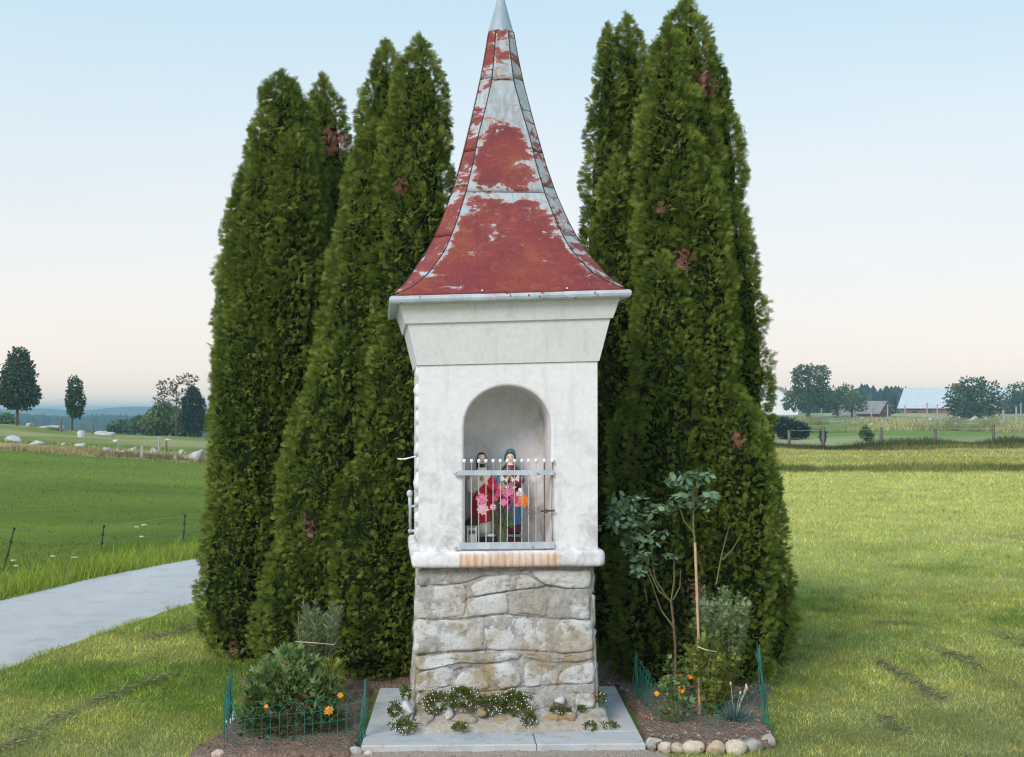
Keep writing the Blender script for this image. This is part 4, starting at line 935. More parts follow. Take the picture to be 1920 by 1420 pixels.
def lawn_grass(N, y0, y1, seed, hk=1.):
    r = np.random.default_rng(seed); y = np.exp(r.uniform(math.log(y0), math.log(y1), N)); x = r.uniform(-.47, .47, N) * y; k = (y < 18) | (x > -.12 * y) | (y > 49.5) | (r.uniform(0, 1, N) < .30); x, y = x[k], y[k]
    ok = (on_road(x, y) > .78 + .24 * vnoise(x * 4, y * 4, 3)) & ~in_poly(x, y, BED_L) & ~in_poly(x, y, BED_R) & ~in_poly(x, y, GRAV) & ~((np.abs(x + .065) < .78) & (np.abs(y - 7.64) < .8))
    x, y = x[ok], y[ok]; N = len(x); c = zone_col(x, y); g = r.uniform(.6, 1.5, (N, 1)) * (.62 + .80 * fbm(x * 3.2, y * 2.2, 61, 3) ** 1.2)[:, None] * (.7 + .6 * fbm(x * 9, y * 5, 63, 2))[:, None]; c = c * g
    f = sstep(.4, .62, fbm(x * 5, y * 5, 31, 3)); c = lerp(c, c * np.array([1.25, 1.1, .9]), f)
    straw = r.uniform(0, 1, N) < .05 + .10 * sstep(.5, .7, fbm(x * 1.5, y * 1.5, 77, 3)); c[straw] = c[straw] * .3 + np.array([.30, .24, .12]) * .7
    hgt_ = hk * r.uniform(.012, .038, N) * (y / 7.5) ** .55 * (.6 + .8 * fbm(x * 3, y * 3, 55, 3)); hgt_ = np.where((x < -.12 * y) & (y > 18) & (y < 49), hgt_ * .6, hgt_)
    for (a, b, wpx) in CLIP:
        A, B = ground(*a)[:2], ground(*b)[:2]; ab = B - A; t = np.clip(((x - A[0]) * ab[0] + (y - A[1]) * ab[1]) / (ab @ ab), 0, 1)
        dist = np.hypot(x - A[0] - t * ab[0], y - A[1] - t * ab[1]) * FPX / y; on = (dist < wpx * 1.9 * (fbm(x * 4, y * 4, 91, 3) + .1)) & (r.uniform(0, 1, N) < .8)
        c[on] = np.array([.34, .27, .19]) * r.uniform(.35, 1.1, (on.sum(), 1)); hgt_[on] *= .6
    P = np.stack([x, y, hgt(x, y) - .004], -1); wd = r.uniform(.0016, .0034, N) * (y / 7.)
    blades('lawn_grass', P, hgt_, wd, np.clip(c, .01, .75), 1.1, seed)
lawn_grass(250000, 6.2, 64, 1)
lawn_grass(130000, 6.3, 13, 2, .8)
def thatch():
    r = np.random.default_rng(12); P = []; 
    for (a, b, wpx) in CLIP:
        A, B = ground(*a)[:2], ground(*b)[:2]; L_ = np.linalg.norm(B - A); n_ = int(L_ * 620); t = r.uniform(0, 1, n_); q = A + (B - A) * t[:, None]; w_ = wpx * q[:, 1] / FPX
        q = q + r.normal(0, 1, (n_, 2)) * (w_ * 1.3 * (.3 + 1.3 * fbm(q[:, 0] * 3, q[:, 1] * 3, 7, 3)))[:, None]; P.append(q)
    q = np.concatenate(P); keep = fbm(q[:, 0] * 4, q[:, 1] * 4, 41, 3) > .34; q = q[keep]; N = len(q); s_ = r.uniform(.008, .026, N); a = r.uniform(0, 6.283, N); z = hgt(q[:, 0], q[:, 1]) + r.uniform(.008, .03, N)
    d = np.stack([np.cos(a), np.sin(a), r.normal(0, .15, N)], -1) * s_[:, None]; w2 = np.stack([-np.sin(a), np.cos(a), r.normal(0, .5, N)], -1) * .0032; p = np.stack([q[:, 0], q[:, 1], z], -1)
    V = np.stack([p - d, p + w2, p + d, p - w2], 1).reshape(-1, 3); c = np.array([.40, .34, .22]) * r.uniform(.35, 1.1, (N, 1)); gr = r.uniform(0, 1, N) < .45; c[gr] = np.array([.22, .28, .09]) * r.uniform(.6, 1.2, (gr.sum(), 1))
    tag(npmesh('grass_clippings', V, np.arange(len(V)).reshape(-1, 4), MAT['grass'], None, {'col': ('FACE', c)}), kind='stuff')
thatch()
# tall verge grass beyond the road
def verge():
    r = np.random.default_rng(4); N = 26000; y = r.uniform(9, 30, N) ** 1.0; rx = np.interp(y, ROADC[:6, 1], ROADC[:6, 0]); x = rx - .86 - np.abs(r.normal(0, .45, N)); 
    P = np.stack([x, y, hgt(x, y) - .005], -1); c = np.array([.27, .36, .04]) * r.uniform(.6, 1.45, (N, 1)); s_ = r.uniform(0, 1, N) < .18; c[s_] = np.array([.34, .30, .13]) * r.uniform(.7, 1.2, (s_.sum(), 1))
    blades('verge_grass', P, r.uniform(.05, .20, N) * (.5 + fbm(x * 2, y * 2, 8, 3)), r.uniform(.003, .007, N), c, .8, 5)
verge()
def strip(name, xs, ys, N, hh, col, seed, wid=.012):
    r = np.random.default_rng(seed); t = r.uniform(0, 1, N); x = xs[0] + (xs[1] - xs[0]) * t; y = np.interp(t, [0, 1], ys) + r.normal(0, .5, N)
    P = np.stack([x, y, hgt(x, y) - .01], -1); c = np.array(col) * r.uniform(.5, 1.5, (N, 1)); blades(name, P, hh * r.uniform(.3, 1.3, N) * (.4 + 1.2 * fbm(x * .5, y * .5, seed, 3)), np.full(N, wid), np.clip(c, .005, .6), .7, seed)
strip('bank_grass', (6, 20), (39.3, 39.8), 9000, .13, (.22, .235, .07), 21)
strip('hedge_strip', (10, 36), (65.5, 66.5), 12000, .34, (.10, .12, .045), 22, .03)
strip('hedge_strip', (10, 36), (64.2, 65), 6000, .18, (.20, .19, .06), 23, .025)
for yy_ in (88, 104, 125, 150, 178): strip('dry_grass', (yy_ * .19, yy_ * .42), (yy_, yy_ + 6), 2500, .5, (.40, .38, .18), 30 + yy_, .04)
strip('dry_grass', (-24, -9), (50.8, 51.4), 9000, .25, (.36, .29, .14), 24, .02)

# ------------------------------------------------------------------ generic leafy plants
LEAF = np.array([[(0, 0, 0), (.45, .26, .06), (1, 0, -.05), (.45, -.26, .06)]])
OVAL = np.array([[(0, 0, 0), (.2, .22, .03), (.55, .30, .05), (1, 0, -.08), (.55, -.30, .05), (.2, -.22, .03)]])
NEED = np.array([[(0, 0, 0), (.5, .06, .02), (1, 0, -.06), (.5, -.06, .02)]])
LOBED = np.array([[(0, 0, 0), (.5, .20, .05), (1, 0, -.06), (.5, -.20, .05)], [(.15, 0, 0), (.35, .34, .0), (.72, .42, -.04), (.5, .14, .02)], [(.15, 0, 0), (.5, -.14, .02), (.72, -.42, -.04), (.35, -.34, 0)]])
FEATH = frond_template() * np.array([1, 1.35, 1])
def leaves(name, P, A, L, m, parent, T=LEAF, tone=None, dead=None, seed=0, flat=.5):
    r = np.random.default_rng(seed); N = len(P); A = unit(A); up = unit(np.array([0, 0, 1.]) * flat + r.normal(0, .6, (N, 3))); Sd = unit(np.cross(A, up))
    V, F, k = fronds(P, A, Sd, L, T); tone = r.uniform(0, 1, N) if tone is None else tone; dead = np.zeros(N) if dead is None else dead
    return npmesh(name, V, F, m, parent, {'tone': ('FACE', np.repeat(tone, k)), 'dead': ('FACE', np.repeat(dead, k))})
MAT['bush'] = leaf_mat('bush_leaves', (.04, .085, .022), (.125, .205, .06), (.27, .36, .15)); MAT['grey_leaf'] = leaf_mat('grey_green_leaves', (.06, .10, .03), (.165, .25, .09), (.36, .46, .27))
MAT['rose_leaf'] = leaf_mat('rose_leaves', (.04, .10, .04), (.115, .21, .095), (.32, .43, .28), trans=.12, rough=.38, spec=.5); MAT['lime_leaf'] = leaf_mat('lime_leaves', (.10, .14, .025), (.25, .31, .06), (.42, .46, .13))
MAT['fescue'] = leaf_mat('blue_fescue', (.05, .09, .085), (.12, .19, .18), (.22, .30, .28)); MAT['cane'] = simple('green_cane', (.17, .15, .06), .3, 30); MAT['cane_brown'] = simple('brown_cane', (.15, .095, .055), .4, 30); MAT['bamboo'] = simple('bamboo', (.52, .36, .20), .25, 20)
MAT['string'] = simple('pale_string', (.6, .52, .36)); MAT['marigold'] = simple('marigold_petal', (.85, .30, .02), .25, 90); MAT['cushion'] = leaf_mat('cushion_leaves', (.05, .085, .012), (.12, .17, .03), (.22, .26, .07)); MAT['blossom'] = simple('tiny_white_blossom', (.72, .68, .72), .1)

def flower_on(root, w, r_):
    q = np.array(w) - np.array(root.location); bloom(q, r_, 'marigold', root, (random.uniform(-.3, .3), -.9, .6), 8, 3, 'flower')
# left flowering bush
c = np.array([(535 - 960) * 7.3 / FPX, 7.32, 0.]); bush = empty('marigold_bush', c, 0, 'bushy blue-green plant with orange flowers inside the left wire border', 'plant')
r = np.random.default_rng(31); N = 2600
d = unit(r.normal(size=(N, 3))); d[:, 2] = np.abs(d[:, 2]) * 1.1 - .15; rad_ = r.uniform(.35, 1, N) ** .5
P = d * rad_[:, None] * np.array([.245, .24, .44]); P[:, 2] = np.sign(P[:, 2]) * (np.abs(P[:, 2]) / .44) ** .72 * .385; P[:, 2] += .05; P[:, :2] *= 1.08; P *= (1 + .42 * (fbm(d[:, 0] * 4 + 5, d[:, 2] * 4 + d[:, 1] * 3, 3) - .5))[:, None]; P[:, 2] = np.maximum(P[:, 2], .015); P[:, 0] += .03
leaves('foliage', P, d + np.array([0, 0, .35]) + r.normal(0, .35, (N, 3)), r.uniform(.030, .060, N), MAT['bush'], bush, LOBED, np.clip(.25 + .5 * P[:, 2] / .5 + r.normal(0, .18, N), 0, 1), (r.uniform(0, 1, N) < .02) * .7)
m = MB()
for k in range(16):
    a = r.uniform(0, 6.28); m.tube([(0, 0, 0), (math.cos(a) * .08, math.sin(a) * .08, .2), (math.cos(a) * .16, math.sin(a) * .15, .36)], [.006, .004, .002], 5)
m.build('stems', MAT['cane'], bush)
flower_on(bush, at(616, 1333, 7.06), .030); flower_on(bush, at(607, 1292, 7.3), .022); flower_on(bush, at(638, 1304, 7.3), .020); flower_on(bush, at(499, 1325, 7.04), .014)
m = MB()
for (px, py, Yq) in ((616, 1333, 7.06), (607, 1292, 7.3), (638, 1304, 7.3)):
    q = at(px, py, Yq) - c; m.tube([q + (0, .004, 0), q * np.array([.85, .6, .5]), (q[0] * .5, q[1] * .3, 0)], .0025, 5)
m.build('flower_stems', MAT['stem'], bush)
# staked grey shrub on the left
def stem_shrub(name, px, Y, py_top, wpx, ns, label, mat_, T, L0, seed, tone_fn=None, start=.15, cane='cane', z0=0.):
    r = np.random.default_rng(seed); b = np.array([(px - 960) * Y / FPX, Y, z0]); H = at(px, py_top, Y)[2] - z0; Wd = wpx * Y / FPX / 2
    root = empty(name, b, 0, label, 'shrub'); P = []; A = []; tn = []; m = MB()
    for k in range(ns):
        a = r.uniform(0, 6.28); q = r.uniform(.15, 1) ** .5; hh = H * r.uniform(.72, 1.0) * (1 - .18 * q); tip = np.array([math.cos(a) * Wd * q, math.sin(a) * Wd * .8 * q, hh]); mid = tip * np.array([.6, .6, .5]) + r.normal(0, .012, 3)
        pts = [np.zeros(3) + r.normal(0, .012, 3) * (1, 1, 0), mid, tip]; m.tube(pts, [.0042, .003, .0012], 5)
        for t in np.arange(start, 1.0, .022 if T is NEED else .03):
            p = pts[0] * (1 - t) ** 2 + 2 * t * (1 - t) * (mid * 1.06) + t * t * tip; g = r.uniform(0, 6.28)
            for s_ in (0, math.pi):
                P.append(p); A.append(np.array([math.cos(g + s_), math.sin(g + s_), .7])); tn.append(np.clip((p[2] / H if tone_fn is None else tone_fn(p[2] / H)) + r.normal(0, .2), 0, 1))
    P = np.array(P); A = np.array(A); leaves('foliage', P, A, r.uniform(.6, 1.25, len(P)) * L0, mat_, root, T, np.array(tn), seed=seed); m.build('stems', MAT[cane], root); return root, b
MAT['sage'] = leaf_mat('sage_leaves', (.055, .10, .04), (.145, .215, .10), (.36, .44, .28))
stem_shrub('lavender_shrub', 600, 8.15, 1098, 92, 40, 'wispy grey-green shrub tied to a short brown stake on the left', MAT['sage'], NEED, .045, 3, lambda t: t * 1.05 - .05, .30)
p = at(560, 1146, 8.02); m = MB(); m.tube([(p[0], 8.02, -.05), (p[0] + .004, 8.02, p[2] * .5), (p[0], 8.02, p[2])], .006, 6); tag(m.build('wooden_stake', MAT['cane_brown']), 'short brown stake beside the tied grey-green shrub', 'stake')
m = MB(); q0, q1, q2 = at(554, 1203, 8.0), at(595, 1206, 7.98), at(626, 1209, 8.02); m.tube([q0, q1, q2, (q2[0], 8.2, q2[2]), (q0[0], 8.2, q0[2])], .0028, 5); tag(m.build('plant_tie', MAT['string']), 'pale string tied round the grey-green shrub on the left', 'string')
# lime seedling
c = np.array([(622 - 960) * 7.95 / FPX, 7.95, 0]); sd_ = empty('thuja_seedling', c, 0, 'small lime-green thuja seedling at the foot of the left hedge', 'plant'); r = np.random.default_rng(9); N = 130
z = r.uniform(.02, .27, N); a = r.uniform(0, 6.28, N); P = np.stack([np.cos(a) * .07 * (1 - z / .35), np.sin(a) * .07 * (1 - z / .35), z], -1); leaves('foliage', P, np.stack([np.cos(a), np.sin(a), .7 + 0 * a], -1), r.uniform(.05, .09, N), MAT['lime_leaf'], sd_, FT)
m = MB(); m.tube([(0, 0, -.02), (0, 0, .26)], [.007, .002], 6); m.build('stem', MAT['cane_brown'], sd_)
# right grey shrub
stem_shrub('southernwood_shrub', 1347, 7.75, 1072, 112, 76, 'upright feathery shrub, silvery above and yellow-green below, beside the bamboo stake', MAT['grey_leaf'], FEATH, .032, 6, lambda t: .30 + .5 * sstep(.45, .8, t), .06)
stem_shrub('leafy_shrub', 1334, 7.68, 1170, 92, 30, 'yellow-green leafy growth at the foot of the silvery shrub', MAT['lime_leaf'], FEATH, .038, 16, lambda t: .25 + .35 * t, .05)
# bamboo stake and tie
m = MB(); q0, q1 = at(1303, 1018, 7.72), at(1312, 1290, 7.66); q1[2] = -.03; m.tube([q1, q0 * .5 + q1 * .5 + (.006, 0, 0), q0], [.0085, .0085, .0075], 7)
for t in (.2, .45, .7, .9): p = q1 + (q0 - q1) * t; m.ball(p + (.006 * (1 - abs(2 * t - 1)), 0, 0), (.0105, .0105, .005))
tag(m.build('bamboo_stake', MAT['bamboo']), 'tan bamboo stake supporting the tall rose on the right', 'stake')
m = MB(); m.tube([at(1308, 1213, 7.60), at(1325, 1219, 7.58), at(1346, 1223, 7.64)], .0035, 5); tag(m.build('plant_tie', MAT['string']), 'pale string round the silvery shrub at the bamboo stake', 'string')
# rose
RY = 7.85; rb = np.array([at(1267, 1280, RY)[0], RY, 0.]); rose = empty('rose_bush', rb, 0, 'leggy rose bush with two glossy leaf clusters right of the shrine', 'rose bush')
def cane(pts, r0, r1, mt='cane'):
    P = [at(px, py, RY + dy) - rb for px, py, dy in pts]; m = MB(); n_ = len(P); m.tube(P, [r0 + (r1 - r0) * i / (n_ - 1) for i in range(n_)], 6); m.build('cane', MAT[mt], rose); return P
cane([(1267, 1290, 0), (1266, 1210, 0), (1262, 1160, 0), (1258, 1128, 0)], .009, .007, 'cane_brown')
cane([(1258, 1128, 0), (1235, 1108, -.02), (1215, 1065, -.05), (1198, 1015, -.08), (1185, 965, -.08)], .006, .003)
cane([(1262, 1175, 0), (1240, 1145, .02), (1222, 1095, -.03), (1208, 1060, -.06)], .005, .003)
cane([(1250, 1120, 0), (1228, 1085, -.03), (1222, 1040, -.05), (1218, 980, -.06)], .005, .002)
cane([(1258, 1128, 0), (1264, 1090, 0), (1264, 1045, .02)], .005, .003)
cane([(1262, 1125, 0), (1275, 1100, .02), (1276, 1070, .03)], .004, .002)
cane([(1204, 1075, 0), (1210, 1110, 0), (1214, 1130, .01)], .003, .002, 'cane_brown')
cane([(1310, 1150, -.1), (1304, 1040, -.12), (1300, 985, -.12), (1300, 930, -.12), (1296, 900, -.12)], .006, .003)
cane([(1301, 998, -.12), (1284, 980, -.12), (1275, 955, -.12), (1268, 935, -.12)], .004, .002)
cane([(1301, 960, -.12), (1314, 940, -.13), (1322, 935, -.13)], .003, .002)
cane([(1318, 1075, -.05), (1306, 1035, -.1), (1303, 1005, -.12)], .004, .003)
cane([(1343, 1095, 0), (1352, 1045, 0), (1362, 1005, .01), (1368, 985, .01)], .005, .002)
cane([(1354, 1050, 0), (1372, 1032, 0), (1392, 1000, 0)], .004, .002)
r = np.random.default_rng(77); P = []; A = []
def sprig(px, py, dy, n_, rp):
    for _ in range(n_):
        a = r.uniform(0, 6.28); q = r.uniform(0, 1) ** .6 * rp; p = at(px + q * math.cos(a), py + q * math.sin(a) * .9, RY + dy + r.normal(0, .05)) - rb; d = np.array([math.cos(a), -.45 + r.normal(0, .4), -.35 * math.sin(a) - .2 + r.normal(0, .25)]); s_ = unit(np.cross(d, [0, -.3, 1.]))
        for k, (t, sd2) in enumerate(((0, 0), (-.03, 1), (-.03, -1), (-.062, 1), (-.062, -1))):
            P.append(p + unit(d) * t + s_ * .012 * sd2); A.append(unit(d) + s_ * .8 * sd2)
for q in [(1160, 955, -.05, 7, 22), (1185, 940, -.08, 7, 22), (1150, 985, -.05, 7, 22), (1190, 985, -.1, 9, 28), (1215, 1000, -.08, 9, 26), (1180, 1020, -.08, 8, 28), (1210, 1045, -.07, 8, 24), (1195, 1070, -.06, 5, 20), (1220, 960, -.06, 6, 20), (1240, 1000, -.05, 2, 12), (1245, 955, -.1, 5, 18), (1268, 935, -.12, 5, 18), (1262, 900, -.12, 5, 16), (1285, 905, -.12, 7, 20), (1305, 900, -.13, 6, 18), (1325, 890, -.13, 3, 10), (1328, 930, -.13, 5, 14), (1300, 945, -.12, 3, 10), (1285, 888, -.12, 3, 12), (1256, 1045, .0, 2, 10), (1330, 948, -.1, 2, 8)]: sprig(*q)
P = np.array(P); A = np.array(A); leaves('foliage', P, A, r.uniform(.036, .058, len(P)), MAT['rose_leaf'], rose, OVAL, np.clip(r.normal(.5, .25, len(P)), 0, 1), (r.uniform(0, 1, len(P)) < .03) * .5, 8, .9)
# blue fescue
c = np.array([(1375 - 960) * 7.55 / FPX, 7.55, .01]); fes = empty('fescue_tuft', c, 0, 'round tuft of blue fescue grass with dry seed heads in the right bed', 'grass tuft'); N = 420
r = np.random.default_rng(5); d = unit(r.normal(size=(N, 3))); d[:, 2] = np.abs(d[:, 2]) + .25; leaves('blades', d * .01, d, r.uniform(.07, .135, N), MAT['fescue'], fes, NEED * np.array([1, .35, 1]))
m = MB()
for k in range(7):
    a = r.uniform(0, 6.28); hh = r.uniform(.17, .23); q = (math.cos(a) * .07, math.sin(a) * .05, hh); m.tube([(0, 0, 0), (q[0] * .5, q[1] * .5, hh * .6), q], .0014, 4); m.ball(q, (.006, .006, .011))
m.build('seed_heads', MAT['string'], fes)
# low marigolds in the right bed
def marigold(px, Y, hpx, wpx, fl, label, seed):
    r = np.random.default_rng(seed); c = np.array([(px - 960) * Y / FPX, Y, .01]); root = empty('marigold_plant', c, 0, label, 'plant'); N = 150; H, Wd = hpx * Y / FPX, wpx * Y / FPX / 2
    z = r.uniform(.02, 1, N) * H; a = r.uniform(0, 6.28, N); q = Wd * r.uniform(.2, 1, N) * np.interp(z / H, [0, .5, 1], [.4, 1, .5]); P = np.stack([np.cos(a) * q, np.sin(a) * q, z], -1); leaves('foliage', P, np.stack([np.cos(a), np.sin(a), .5 + 0 * a], -1), r.uniform(.028, .055, N), MAT['bush'], root, LOBED, np.clip(r.normal(.6, .2, N), 0, 1), seed=seed)
    m = MB()
    for (fx, fy, fr) in fl:
        q = at(fx, fy, Y - .04) - c; m.tube([(0, 0, 0), q * (.5, .5, .6), q + (0, .004, 0)], .0022, 5)
    for k in range(4): a = r.uniform(0, 6.28); m.tube([(0, 0, 0), (math.cos(a) * Wd * .6, math.sin(a) * Wd * .6, H * .8)], .003, 5)
    m.build('stems', MAT['stem'], root)
    for (fx, fy, fr) in fl: flower_on(root, at(fx, fy, Y - .05), fr)
marigold(1262, 7.45, 92, 62, [(1278, 1293, .024), (1231, 1301, .018)], 'low marigold with two orange flowers at the right wire border', 41)
marigold(1268, 7.95, 95, 58, [(1293, 1270, .019), (1275, 1267, .015), (1252, 1268, .010), (1249, 1281, .010)], 'taller marigold with four small flowers close to the dark right hedge', 42)
p = ground(436, 1362); m = MB(); m.tube([(p[0] - .01, p[1], .0), (p[0] + .002, p[1], .05), (p[0] + .014, p[1] - .01, .085)], [.013, .012, .008], 6); m.tube([(p[0] - .035, p[1], .02), (p[0] + .01, p[1], .045)], .009, 6); tag(m.build('driftwood', MAT['knob']), 'small bleached piece of driftwood in the left bed', 'driftwood')

# flowering cushions on the footing
def cushion(zx, zy, w_, h_, label, yf, seed, nfl):
    x, z = loc(660 + zx / 3.31, 1020 + zy / 3.31, yf); s_ = .00285 / 3.31; wx, wz = w_ * s_ / 2, h_ * s_ / 2
    wp = np.array([SH_AX[0] + _cr * x + _sr * yf, SH_AX[1] + _sr * x - _cr * yf, SH_Z + z]); root = empty('flowering_cushion', wp, SH_RZ, label, 'plant', None)
    r = np.random.default_rng(seed); N = int(1100 * (w_ * h_) / 40000) + 60; d = unit(r.normal(size=(N, 3))); P = d * r.uniform(.4, 1, (N, 1)) * np.array([wx, .045, wz]); P *= (1 + .95 * (fbm(P[:, 0] * 30 + seed, P[:, 2] * 30, 4) - .5))[:, None]
    leaves('foliage', P, d + np.array([0, -.6, .5]), r.uniform(.009, .019, N), MAT['cushion'], root, LEAF, np.clip(r.normal(.45, .25, N), 0, 1), (r.uniform(0, 1, N) < .12) * .6, seed)
    nfl = int(nfl * .5)
    if nfl:
        d = unit(r.normal(size=(nfl, 3))); d[:, 1] = -np.abs(d[:, 1]); Q = d * np.array([wx * 1.05, .05, wz * 1.1]); m = MB()
        for q in Q: m.ball(q, .0038, 5, 4)
        tag(m.build('blossoms', MAT['blossom'], root), kind='stuff')
for i, a in enumerate([(520, 985, 170, 130, 'white-flowered cushion plant nearest the left corner of the stone base', .535, 60), (690, 955, 190, 150, 'green cushion plant growing out of the base below the two white stones', .535, 55), (850, 1000, 170, 110, 'darker cushion plant filling the middle of the stone footing', .54, 40), (1000, 985, 240, 160, 'largest flowering cushion at the foot of the stone base', .545, 100), (1100, 1085, 90, 110, 'trailing cushion plant hanging down to the slab crack', .62, 24), (325, 1130, 160, 90, 'cushion plant in front of the white corner stone on the left', .66, 30), (265, 1030, 100, 90, 'grey-green cushion on the slab left of the corner stone', .52, 10), (335, 935, 60, 120, 'grassy tuft against the left edge of the stone base', .48, 4), (672, 1138, 90, 50, 'small bright green cushion on the front edge of the footing', .66, 4), (1270, 1035, 90, 55, 'white-flowered tuft above the large pale footing stones', .555, 10), (1330, 1040, 80, 45, 'bluish tuft beside the white-flowered tuft on the footing', .555, 3), (1420, 1025, 60, 45, 'small tuft under the ochre corner stone', .54, 3), (1545, 960, 70, 80, 'dark cushion against the right edge of the stone base', .46, 8), (1590, 1135, 130, 55, 'low green cushion at the right corner of the footing', .62, 3), (1480, 1135, 80, 55, 'bright green cushion on the slab right of the pale footing stones', .65, 3)]):
    zx, zy, w_, h_, lb, yf, nf = a; cushion(zx, zy, w_, h_, lb, yf, 60 + i, nf)

# ------------------------------------------------------------------ green wire borders
def wire_border(path, label, hoops, bundle, seed=0):
    """path: world (x, y, top height) vertices"""
    r = np.random.default_rng(seed); path = np.array(path); L = np.concatenate([[0], np.cumsum(np.linalg.norm(np.diff(path[:, :2], axis=0), axis=1))])
    f = lambda s_: np.array([np.interp(s_, L, path[:, 0]), np.interp(s_, L, path[:, 1]), np.interp(s_, L, path[:, 2])])
    root = empty('wire_border', (path[0][0], path[0][1], 0), 0, label, 'fence'); o = np.array([path[0][0], path[0][1], 0]); step = L[-1] / hoops
    for k in range(hoops):
        a, b = f(k * step), f(min(L[-1], (k + 1.5) * step)); m = MB(); pts = [(a[0], a[1], -.02), (a[0], a[1], a[2] * .8)]
        for t in np.linspace(0, 1, 9)[1:-1]: q = a + (b - a) * t; pts.append((q[0], q[1], (a[2] * .8 + (b[2] * .8 - a[2] * .8) * t) + (a[2] * .2) * math.sin(t * math.pi)))
        pts += [(b[0], b[1], b[2] * .8), (b[0], b[1], -.02)]; m.tube([np.array(p) - o + r.normal(0, .002, 3) for p in pts], .0017, 4); m.build('hoop', MAT['green_wire'], root)
    for q in (.28, .52, .76):
        m = MB(); m.tube([f(s_) * (1, 1, q) - o + r.normal(0, .002, 3) for s_ in np.linspace(0, L[-1], hoops * 2)], .0015, 4); m.build('cross_wire', MAT['green_wire'], root)
    for (s_, hb, tilt, wd) in bundle:
        for k in range(9):
            a = f(s_ * L[-1]) - o; j = r.normal(0, wd, 3); m = MB(); m.tube([(a[0] + j[0] * 1.6, a[1] + j[1], -.02), (a[0] + j[1] + tilt * .5, a[1] + j[0], hb * .5), (a[0] + j[2] * .5 + tilt, a[1], hb * r.uniform(.88, 1.05))], .0026, 4); m.build('rolled_wire', MAT['green_wire'], root)
    return root
gp = lambda px, Y: (px - 960) * Y / FPX
wire_border([(gp(440, 7.8), 7.8, .28), (gp(422, 7.02), 7.02, .27), (gp(450, 6.93), 6.93, .22), (gp(540, 7.0), 7.0, .245), (gp(610, 7.03), 7.03, .26), (gp(682, 7.08), 7.08, .31)], 'green plastic wire border fence enclosing the left flower bed', 18, [(1, .34, .012, .010), (.22, .27, .0, .010)], 1)
wire_border([(gp(1194, 8.1), 8.1, .28), (gp(1225, 7.6), 7.6, .24), (gp(1290, 7.42), 7.42, .16), (gp(1330, 7.36), 7.36, .14), (gp(1372, 7.34), 7.34, .20), (gp(1438, 7.38), 7.38, .34)], 'sagging green wire border fence around the right flower bed', 15, [(1, .47, -.055, .012), (.0, .3, -.01, .012)], 2)

# border stones
for i, (px, py, wpx, hpx, lb) in enumerate([(1227, 1400, 34, 22, 'whitish border stone next to the slab corner'), (1249, 1407, 30, 20, 'buff border stone, second from the slab corner'), (1271, 1408, 24, 20, 'narrow tan border stone between two buff ones'), (1301, 1406, 41, 24, 'long sandy border stone in the middle of the right row'), (1342, 1408, 38, 24, 'flat-topped sandy border stone'), (1380, 1408, 40, 26, 'smooth brownish border stone beside the pale round one'), (1414, 1402, 38, 26, 'pale grey round border stone'), (1443, 1396, 28, 24, 'white border stone at the end of the right row'), (407, 1420, 26, 18, 'border stone at the outer corner of the left bed'), (482, 1418, 26, 18, 'white border stone below the bushy marigold'), (606, 1421, 26, 14, 'border stone right of the bushy marigold'), (634, 1419, 22, 14, 'small border stone in the left row'), (664, 1415, 26, 18, 'bluish-white border stone in the left row'), (690, 1418, 20, 14, 'buff border stone touching the left slab corner')]):
    g = ground(px, py + hpx * .3); s_ = g[1] / FPX
    tag(lump('border_stone', (g[0], g[1] + .02, hpx * s_ * .42), (wpx * s_ * .55, wpx * s_ * .42, hpx * s_ * .62), MAT['cobble'] if i not in (0, 6, 7, 9, 12) else MAT['rock'], None, 110 + i, 0, 16, 10, 0, .12), lb, 'stone', 'stones edging the flower beds')
# pebbles: countless
def pebbles(name, poly, N, rr, m, seed, z=.02):
    r = np.random.default_rng(seed); P = np.array([p[:2] for p in poly]); x = r.uniform(P[:, 0].min(), P[:, 0].max(), N * 2); y = r.uniform(max(6.5, P[:, 1].min()), min(9, P[:, 1].max()), N * 2); k = in_poly(x, y, poly) & ~((np.abs(x + .065) < .72) & (np.abs(y - 7.64) < .70)); x, y = x[k][:N], y[k][:N]; N = len(x)
    oc = np.array([(1, 0, 0), (0, 1, 0), (-1, 0, 0), (0, -1, 0), (0, 0, .7), (0, 0, -.7)]); fc = np.array([(0, 1, 4), (1, 2, 4), (2, 3, 4), (3, 0, 4), (1, 0, 5), (2, 1, 5), (3, 2, 5), (0, 3, 5)])
    s_ = rr * r.uniform(.35, 1.3, N) ** 1.5; V = np.stack([x, y, np.full(N, z)], -1)[:, None] + oc[None] * s_[:, None, None] * r.uniform(.6, 1.3, (N, 6, 1)); F = (np.arange(N)[:, None, None] * 6 + fc[None]).reshape(-1, 3)
    tag(npmesh(name, V.reshape(-1, 3), F, m, None), kind='stuff')
pebbles('pebbles', BED_L, 900, .010, MAT['soil'], 1, .03); pebbles('pebbles', BED_R, 1500, .010, MAT['gravel'], 2, .035); pebbles('pebbles', BED_R, 1100, .012, MAT['soil'], 6, .035); pebbles('gravel_chips', GRAV, 1600, .007, MAT['gravel'], 3, .016)

